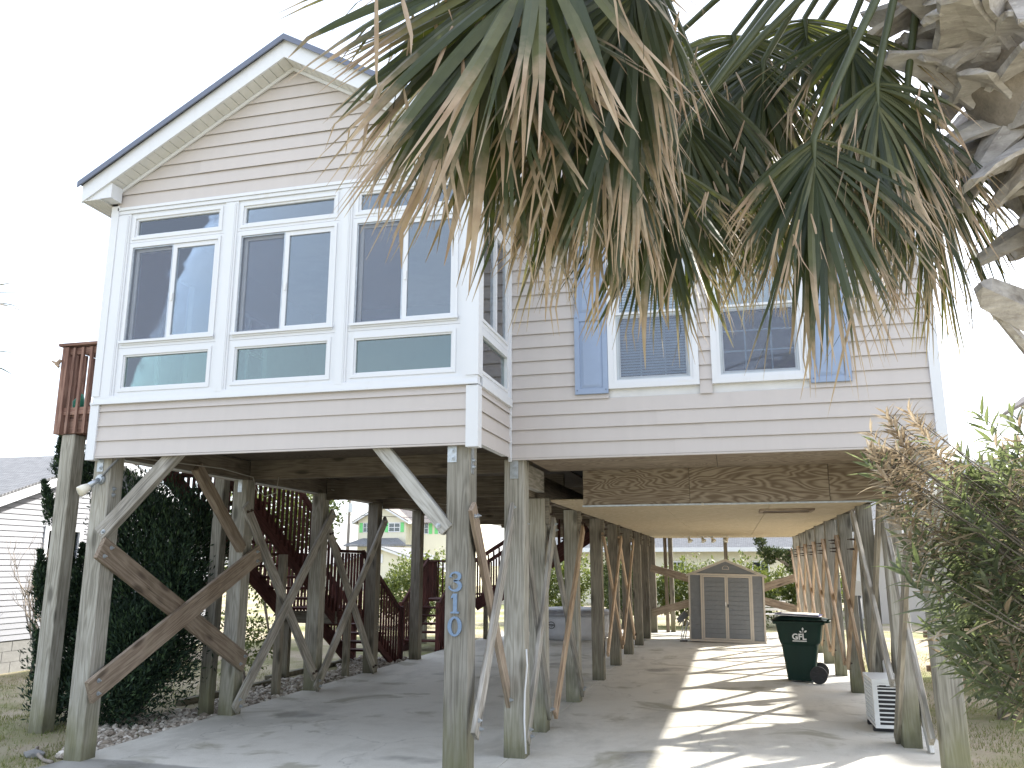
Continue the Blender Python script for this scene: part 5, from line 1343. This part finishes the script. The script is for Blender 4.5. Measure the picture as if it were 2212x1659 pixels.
# ---- big dark juniper left, under the deck
ju = empty('juniper', (-7.35, 9.4, 0), 'large dark green juniper growing behind the left front posts', 'tree')
r = random.Random(80); g = MB(); stems(g, (-7.3, 9.4, -.06), (-7.3, 9.5, 2.2), 7, r, .06, .9); g.build('trunk', M['birch'], ju, smooth=True)
g = MB()
lob = [(-7.3, 9.5, 1.5, .95, .8, 1.45, 15000), (-7.0, 9.0, .75, .75, .6, .8, 7000), (-7.9, 9.2, .8, .7, .6, .8, 6000), (-6.9, 9.9, 2.1, .55, .6, .9, 5000), (-7.7, 9.6, 2.4, .6, .6, .75, 5000), (-7.1, 8.75, .35, .6, .4, .45, 3500), (-7.9, 8.9, .3, .5, .35, .4, 2500), (-6.75, 9.3, 1.3, .4, .5, 1.0, 3500)]
for x, y, z, a, b, c_, n in lob: leafy(g, (x, y, z), a, b, c_, int(n*1.5), .024, r, 1.0, 3.0, .25)
for i in range(16):      # plumes breaking the outline
    zt = r.uniform(.5, 3.0); px_, py_ = -7.95+.3*math.sin(zt*2.2)+r.uniform(-.25, .22), 8.75+r.uniform(-.25, .45)
    d = Vector((r.uniform(-.35, .05), r.uniform(-.15, .15), 1)).normalized()
    for q in range(9):
        s = .13*(1-q/11); leafy(g, Vector((px_, py_, zt))+d*q*.06, s, s, s*.9, 130, .022, r, 1.2, 3.0, .3)
for (px_, py_, zt, n_) in ((-8.0, 8.95, 2.75, 10), (-7.86, 8.9, 2.95, 10), (-8.22, 8.95, 2.1, 8)):
    for q in range(n_):
        s = .12*(1-q/(n_+2)); leafy(g, Vector((px_+.03*math.sin(q), py_, zt+q*.06)), s, s, s, 150, .022, r, 1.2, 3.0, .3)
tag(g.build('foliage', M['juniper'], ju, uv=True), kind='stuff')

# ---- bare shrub by the left neighbour
bsr = empty('bare_shrub', (-11.4, 12.3, 0), 'leafless grey shrub in front of the left neighbour wall', 'shrub')
g = MB(); r = random.Random(90)
def branch(p, d, L, rad, depth):
    p1 = p+d*L*.5+Vector((r.uniform(-.03, .03), r.uniform(-.03, .03), 0)); p2_ = p1+(d+Vector((r.uniform(-.25, .25), r.uniform(-.25, .25), .1))).normalized()*L*.5
    g.tube([p, p1, p2_], [rad, rad*.85, rad*.65], 5)
    if depth > 0:
        for i in range(r.choice((2, 2, 3))): branch(p2_, (d+Vector((r.uniform(-.65, .65), r.uniform(-.65, .65), r.uniform(-.1, .4)))).normalized(), L*r.uniform(.6, .85), rad*.6, depth-1)
for i in range(7): branch(Vector((-11.5+r.uniform(-.2, .2), 12.4+r.uniform(-.15, .15), -.06)), Vector((r.uniform(-.35, .35), r.uniform(-.3, .3), 1)).normalized(), r.uniform(.5, .8), .026, 4)
g.build('branch', M['birch'], bsr, smooth=True)

# ---- oleander, right foreground
ol = empty('oleander', (2.75, 4.3, 0), 'large oleander bush at the right with green leaves and dry tan tops', 'bush')
r = random.Random(95)
poly = [(1858, 975), (1895, 890), (1960, 880), (2030, 935), (2060, 965), (2105, 880), (2170, 862), (2290, 880), (2300, 1560), (2180, 1590), (2120, 1500), (2060, 1470), (2000, 1400), (1930, 1290), (1935, 1200), (1905, 1130), (1890, 1060)]
def inside(x, y):
    c = False; j = len(poly)-1
    for i in range(len(poly)):
        xi, yi = poly[i]; xj, yj = poly[j]
        if (yi > y) != (yj > y) and x < (xj-xi)*(y-yi)/(yj-yi)+xi: c = not c
        j = i
    return c
base0 = Vector((2.95, 4.25, -.06))
def olt(me_name, width, curl):
    g = MB(); vs_ = []; uv = []
    prof = [0.12, .7, 1.0, .85, .5, .04]
    for i, p in enumerate(prof):
        t = i/5; zc = curl*t*t
        vs_ += [(t, -width*p, zc+.12*width*p*4), (t, 0, zc), (t, width*p, zc+.12*width*p*4)]
    return vs_, [(i*3+j, i*3+j+1, i*3+j+4, i*3+j+3) for i in range(5) for j in range(2)]
LT = [olt('a', .085, -.12), olt('b', .075, -.35), olt('c', .09, .05)]
leaf_me = {}
def leaf_obj_mesh(kind, i, k):
    key = (kind, i, k)
    if key not in leaf_me:
        vs_, fs = LT[i]; me = bpy.data.meshes.new('leaf'); me.from_pydata(vs_, [], fs); l = me.uv_layers.new(name='UVMap')
        for d_ in l.data: d_.uv = (.5, k/6)
        me.materials.append(M[kind]); leaf_me[key] = me
    return leaf_me[key]
bulk = {'oleander': MB(), 'oleander_dry': MB()}; stemg = MB(); cnt = 0; shoots = []
tries = 0
while len(shoots) < 118 and tries < 20000:
    tries += 1; x, y = r.uniform(1850, 2300), r.uniform(880, 1600)
    if not inside(x, y): continue
    if any((x-a)**2+(y-b)**2 < (20 if y < 1200 else 27)**2 for a, b, _ in shoots): continue
    shoots.append((x, y, r.uniform(3.9, 5.0)))
for x, y, dd in shoots:
    tip = at(x, y, dd); dry = (x < 2045 and y < 1100 and r.random() < .9) or (x > 2130 and r.random() < .4) or r.random() < .08
    if x < 2040 and y < 1100: tip = at(x, y, r.uniform(4.3, 4.7))
    b0 = base0+Vector((r.uniform(-.25, .3), r.uniform(-.25, .25), 0)); m1 = b0.lerp(tip, .5)+Vector((r.uniform(-.05, .25), r.uniform(-.1, .1), r.uniform(.05, .35))); pts = []
    for i in range(13):
        t = i/12; pts.append(b0*(1-t)**2+m1*2*t*(1-t)+tip*t*t)
    stemg.tube(pts[7:], [.006-.0035*i/5 for i in range(6)], 5)
    d = (pts[-1]-pts[-2]).normalized(); d = (d+Vector((0, 0, .8))).normalized()
    if y > 1380: d = (d+Vector((-.2, 0, -.5))).normalized()
    Ls = r.uniform(.3, .5)*(.8 if dry else 1); nw = int(Ls/(.019 if dry else .032)); sd = d.cross(Vector((.3, .2, 1))).normalized(); tip2 = tip
    for q in range(nw):
        f = q/nw; p = tip-d*Ls*(1-f) if q < nw*.8 else tip-d*Ls*(1-f)
        for k3 in range(3):
            a = q*1.05+k3*2.094+r.uniform(-.3, .3); sd2 = d.cross(sd)
            rad = sd*math.cos(a)+sd2*math.sin(a)
            lift = .25+1.1*f**2
            ld = (rad+d*lift+Vector((0, 0, -.12*(1-f)))+Vector((r.uniform(-.2, .2), r.uniform(-.2, .2), r.uniform(-.2, .2)))).normalized()
            L = r.uniform(.14, .22)*(1-.35*f)
            if dry: L *= .72
            nrm = ld.cross(rad.cross(d)+Vector((.01, 0, .02))); nrm = (nrm if nrm.length > 1e-3 else Vector((0, 0, 1))).normalized()
            if nrm.z < 0: nrm = -nrm
            ysd = nrm.cross(ld).normalized(); nz_ = ld.cross(ysd)
            kind = 'oleander_dry' if dry and r.random() < .93 else 'oleander'
            i = r.randrange(3); kk = min(6, int(r.random()*6.0)+(1 if f > .8 and r.random() < .5 else 0))
            if not dry and r.random() < .1: kind = 'oleander_dry'
            Mx = Matrix((ld*L, ysd*L, nz_*L)).transposed().to_4x4(); Mx.translation = p
            if cnt < 300 and dd < 4.5 and r.random() < .35:
                link(bpy.data.objects.new('leaf', leaf_obj_mesh(kind, i, kk)), ol, Mx); cnt += 1
            else:
                vs_, fs = LT[i]; bulk[kind].add([Mx @ Vector(v) for v in vs_], fs, [(.5, kk/6)]*18)
for i in range(9):
    a = base0+Vector((r.uniform(-.2, .2), r.uniform(-.2, .2), 0)); t_ = at(r.uniform(2120, 2300), r.uniform(1150, 1350), r.uniform(4.2, 4.8)); stemg.tube([a, a.lerp(t_, .5)+Vector((.1, 0, .1)), t_], [.022, .016, .008], 6)
stemg.build('stem', M['cane'], ol, smooth=True)
tag(bulk['oleander'].build('foliage', M['oleander'], ol, uv=True), kind='stuff')
tag(bulk['oleander_dry'].build('dry_foliage', M['oleander_dry'], ol, uv=True), kind='stuff')

# ---- ground litter by the left post
g = MB(); g.add([(-6.75+p[0]*.14, 7.3+p[1]*.07, -.02+p[2]*.05) for p in ico], icf); tag(g.build('flat_stone', M['block']), 'flat pale stone on the ground left of the front post', 'stone')
wire('fallen_branch', [(-7.0, 7.6, -.03), (-6.8, 7.35, .0), (-6.5, 7.15, -.03), (-6.35, 7.1, -.03)], .018, 'birch', None, 'fallen branch lying beside the left front post', 'branch')

# ================================================================== NEIGHBOURS
# left cottage
nb = empty('cottage', (-15.5, 14.5, 0), 'pale grey cottage with shingle roof at the left behind the side deck', 'house')
NX = -12.4
fd = part('foundation', M['mortar'], nb, (-20, NX-.02, 10.62, 18.38, -.05, .5))
for k in range(3):
    for i in range(20):
        y = 10.62+i*.4+(.2 if k % 2 else 0)
        if y+.39 < 18.4: part('concrete_block', M['block'], fd, (NX-.05, NX-.005, y+.005, y+.392, -.05+k*.184, .128+k*.184))
nw_ = MB(); nw_.ext([(10.6, .5), (18.4, .5), (18.4, 2.45), (14.5, 3.93), (10.6, 2.45)], -20, NX-.015, 'x'); nw_ = nw_.build('wall', M['siding_white'], nb)
z = .5
while z < 3.85:
    hw = min(3.9, (3.95-z)/.38); y0, y1 = 14.5-hw, 14.5+hw
    if z+.1 > 1.5 and z < 2.5:
        siding_x('siding_board', nw_, NX, 1, y0, 13.02, z, z+.105, M['siding_white']); siding_x('siding_board', nw_, NX, 1, 13.98, y1, z, z+.105, M['siding_white'])
    else: siding_x('siding_board', nw_, NX, 1, y0, y1, z, z+.105, M['siding_white'])
    z += .1
w = empty('window', (NX, 13.5, 1.5)); w.parent = nb; w.matrix_parent_inverse = WM[nb].inverted()
g = MB(); framex(g, NX, 13.02, 13.98, 1.48, 2.52, .09, -.02, .04); g.build('frame', M['trim'], w); part('pane', M['glass_dark'], w, (NX-.01, NX-.004, 13.11, 13.89, 1.57, 2.43))
for k in range(14): part('blind_slat', M['trim'], w, (NX-.05, NX-.045, 13.12, 13.88, 1.6+k*.06, 1.635+k*.06))
for s in (-1, 1):
    g = MB(); q = [(14.5, 4.06), (14.5+s*4.5, 4.06-.38*4.5), (14.5+s*4.5, 4.02-.38*4.5), (14.5, 4.02)]; g.ext(q, -20.3, NX+.32, 'x'); g.build('roof', M['roof_grey'], nb)
    g = MB(); q = [(14.5, 4.01), (14.5+s*4.5, 4.01-.38*4.5), (14.5+s*4.5, 3.85-.38*4.5), (14.5, 3.85)]; g.ext(q, NX+.29, NX+.318, 'x'); g.build('rake_fascia', M['trim'], nb)
    g = MB(); q = [(14.5, 3.94), (14.5+s*4.4, 3.94-.38*4.4), (14.5+s*4.4, 3.93-.38*4.4), (14.5, 3.93)]; g.ext(q, NX+.02, NX+.288, 'x'); g.build('soffit', M['soffit'], nb)
g = MB(); g.tube([(NX+.05, 11.6, 2.55), (NX+.12, 11.72, 2.5), (NX+.12, 11.78, 2.35), (NX+.1, 11.78, .3)], .05, 8); g.build('downspout', M['trim'], nb, smooth=True)

# right neighbour
nr = empty('white_house', (8, 20, 0), 'white gabled house partly seen beyond the oleander at the right', 'house')
def gable_house(par, x0, x1, y0, y1, zw, rise, wall, roofm, ovx=.35, ovy=.35, crs=.16, zb=-.05, courses=True):
    xm = (x0+x1)/2; hw = (x1-x0)/2; sl = rise/hw
    g = MB(); g.ext([(x0, zb), (x1, zb), (x1, zw), (xm, zw+rise), (x0, zw)], y0, y1); wl = g.build('wall', M[wall], par)
    if courses:
        g = MB(); z = zb+.3
        while z < zw+rise-.1:
            k = hw if z < zw else (zw+rise-z)/sl
            g.add([(xm-k, y0-.02, z), (xm+k, y0-.02, z), (xm+k, y0-.004, z+crs), (xm-k, y0-.004, z+crs), (xm-k, y0, z), (xm+k, y0, z)], [(0, 1, 2, 3), (4, 5, 1, 0)])
            if z < zw:
                for sx, xx in ((-1, x0), (1, x1)):
                    g.add([(xx+sx*.02, y0, z), (xx+sx*.02, y1, z), (xx+sx*.004, y1, z+crs), (xx+sx*.004, y0, z+crs), (xx, y0, z), (xx, y1, z)], [(0, 1, 2, 3), (4, 5, 1, 0)])
            z += crs
        tag(g.build('siding', M[wall], par), kind='stuff')
    for s in (-1, 1):
        a = xm+s*(hw+ovx); zl = zw-sl*ovx
        g = MB(); q = [(xm, zw+rise+.14), (a, zl+.14), (a, zl+.08), (xm, zw+rise+.08)]; g.ext(q if s > 0 else q[::-1], y0-ovy, y1+ovy); g.build('roof', M[roofm], par)
        g = MB(); q = [(xm, zw+rise+.078), (a, zl+.078), (a, zl-.1), (xm, zw+rise-.1)]; g.ext(q if s > 0 else q[::-1], y0-ovy+.02, y0-ovy+.045); g.build('rake_fascia', M['trim'], par)
        lo, hi = sorted((a, a-s*.03)); part('eave_fascia', M['trim'], par, (lo, hi, y0-ovy+.05, y1+ovy, zl-.1, zl+.075))
    return wl
def far_window(par, x0, x1, y, z0, z1, shutter=None, sw=.4):
    w = empty('window', ((x0+x1)/2, y, z0)); w.parent = par; w.matrix_parent_inverse = WM[par].inverted()
    t = (x1-x0)*.07; g = MB(); frame(g, x0, x1, z0, z1, t, y-.06, y-.021); g.box(x0+t, x1-t, y-.055, y-.022, (z0+z1)/2-t/3, (z0+z1)/2+t/3); g.box((x0+x1)/2-t/3, (x0+x1)/2+t/3, y-.05, y-.023, z0+t, z1-t); g.build('frame', M['trim'], w)
    part('pane', M['glass_dark'], w, (x0+t*.8, x1-t*.8, y-.04, y-.03, z0+t*.8, z1-t*.8)); part('backing', M['dark'], w, (x0+t*.8, x1-t*.8, y-.0225, y-.0215, z0+t*.8, z1-t*.8))
    if shutter:
        for a, b in ((x0-sw, x0-.02), (x1+.02, x1+sw)): part('shutter', M[shutter], w, (a, b, y-.06, y-.021, z0, z1))
gable_house(nr, 5.85, 12.4, 16, 18.5, 4.95, 2.6, 'siding_right', 'roof_brown')
far_window(nr, 6.8, 7.8, 16, 2.2, 3.6)
lw_ = empty('low_wing_house', (6.5, 33, 0), 'low grey roofed house far behind the oleander', 'house')
g = MB(); g.box(4.4, 13, 30, 38, -.05, 3.0); g.build('wall', M['siding_right'], lw_)
g = MB(); g.ext([(29.4, 2.95), (34, 5.6), (34, 5.5), (29.4, 2.85)], 4.0, 13.4, 'x'); g.ext([(34, 5.6), (38.6, 2.95), (38.6, 2.85), (34, 5.5)], 4.0, 13.4, 'x'); g.build('roof', M['roof_grey'], lw_)
part('eave_fascia', M['trim'], lw_, (4.0, 13.4, 29.36, 29.4, 2.75, 2.95)); far_window(lw_, 6.6, 7.8, 30, 1.0, 2.3)
# wooden fence piece seen through the bush
fn = empty('lattice_fence', (3.4, 14.5, 0), 'low weathered wooden fence beyond the oleander', 'fence')
for i in range(16): board('picket', (2.9+i*.14, 14.5, -.05), (2.9+i*.14, 14.5, .95), .1, .02, M['brace_tan'], fn, (1, 0, 0), .002)
for z in (.25, .75): board('rail', (2.8, 14.54, z), (5.2, 14.54, z), .09, .04, M['brace_tan'], fn)

# yellow house behind the carport
yh = empty('yellow_house', (-2.5, 45, 0), 'pale yellow house with grey blue shingle roof straight behind the carport', 'house')
g = MB(); g.box(-9, 2.75, 42, 50, -.05, 2.55); g.build('wall', M['siding_yellow'], yh)
g = MB(); g.ext([(41.4, 2.62), (46, 5.4), (46, 5.3), (41.4, 2.52)], -9.5, 3.1, 'x'); g.ext([(46, 5.4), (50.6, 2.62), (50.6, 2.52), (46, 5.3)], -9.5, 3.1, 'x'); g.build('roof', M['roof_grey'], yh)
part('eave_fascia', M['trim'], yh, (-9.5, 3.1, 41.35, 41.4, 2.42, 2.62)); part('rake_fascia', M['trim'], yh, (3.1, 3.14, 41.4, 41.6, 2.4, 2.62))
far_window(yh, -3.0, -2.2, 42, .9, 1.98)
far_window(yh, .9, 1.7, 42, .9, 1.98)
g = MB(); g.cyl((-2.4, 42.8, 3.2), (-2.4, 42.8, 3.75), .06, 8); g.build('vent_pipe', M['whitemetal'], yh)
# far yellow house with green shutters
gh = empty('green_shutter_house', (-28.5, 75, 0), 'far pale yellow house with bright green shutters seen between the left posts', 'house')
gable_house(gh, -32.5, -27.9, 70, 78, 5.7, 1.3, 'siding_yellow', 'roof_brown', .4, .5, courses=False)
part('wing_wall', M['siding_yellow'], gh, (-27.9, -22.5, 71, 79, -.05, 5.6))
g = MB(); g.ext([(70.3, 5.5), (75, 8.0), (75, 7.9), (70.3, 5.4)], -29.5, -22, 'x'); g.build('wing_roof', M['roof_brown'], gh)
g = MB(); g.add([(-33.2, 68.6, 3.55), (-27.3, 68.6, 3.55), (-28.6, 70, 4.15), (-32, 70, 4.15)], [(0, 1, 2, 3)]); g.box(-33.2, -27.3, 68.6, 70, 3.4, 3.54); g.build('porch_roof', M['roof_grey'], gh)
far_window(gh, -32.0, -31.3, 70, 4.65, 5.5, 'greenshutter', .33); far_window(gh, -29.55, -28.4, 70, 4.65, 5.5, 'greenshutter', .33); far_window(gh, -26.9, -26.1, 71, 4.5, 5.5, 'greenshutter', .33); far_window(gh, -25.2, -24.4, 71, 4.5, 5.5, 'greenshutter', .33)
# low outbuilding with white roof
ob = empty('low_building', (-25, 60, 0), 'low pale yellow building with white roof edge before the green shutter house', 'building')
gable_house(ob, -30.5, -21.0, 60, 66, 1.5, 1.55, 'siding_yellow', 'roof_grey', .4, .4, courses=False); part('vent', M['trim'], ob, (-26.3, -25.7, 59.95, 59.98, 1.95, 2.6))
# utility pole and wires
po = empty('utility_pole', (-33, 69, 0), 'tall thin utility pole left of the green shutter house', 'pole')
g = MB(); g.tube([(-33, 69, -.1), (-32.9, 69, 9.5)], [.16, .11], 8); g.build('pole', M['poleWood'], po); board('crossarm', (-34, 69, 8.3), (-31.9, 69, 8.3), .12, .1, M['poleWood'], po)
g = MB(); g.cyl((-32.7, 68.8, 6.4), (-32.7, 68.8, 7.2), .2, 10); g.build('transformer', M['greybox'], po)
for k, (z, z2) in enumerate(((8.4, 7.6), (7.2, 6.6), (6.2, 5.8))):
    wire('power_line', [(-33, 69, z), (-15, 72, z2-.5), (5, 74, z2+.3)], .02, 'black', None, 'thin black power line crossing the far view, %s of three' % ('highest', 'middle', 'lowest')[k], 'power line')
for k, (ya, yb2) in enumerate(((1075, 1040), (1130, 1095), (1180, 1200))):
    a, b = ony(-150, ya*.86+10, 45), ony(330, yb2*.84, 60); m_ = (a+b)/2-Vector((0, 0, .35))
    wire('power_line', [a, m_, b], .012, 'black', None, 'thin power line in the sky left of the side deck, %s of three' % ('highest', 'middle', 'lowest')[k], 'power line')
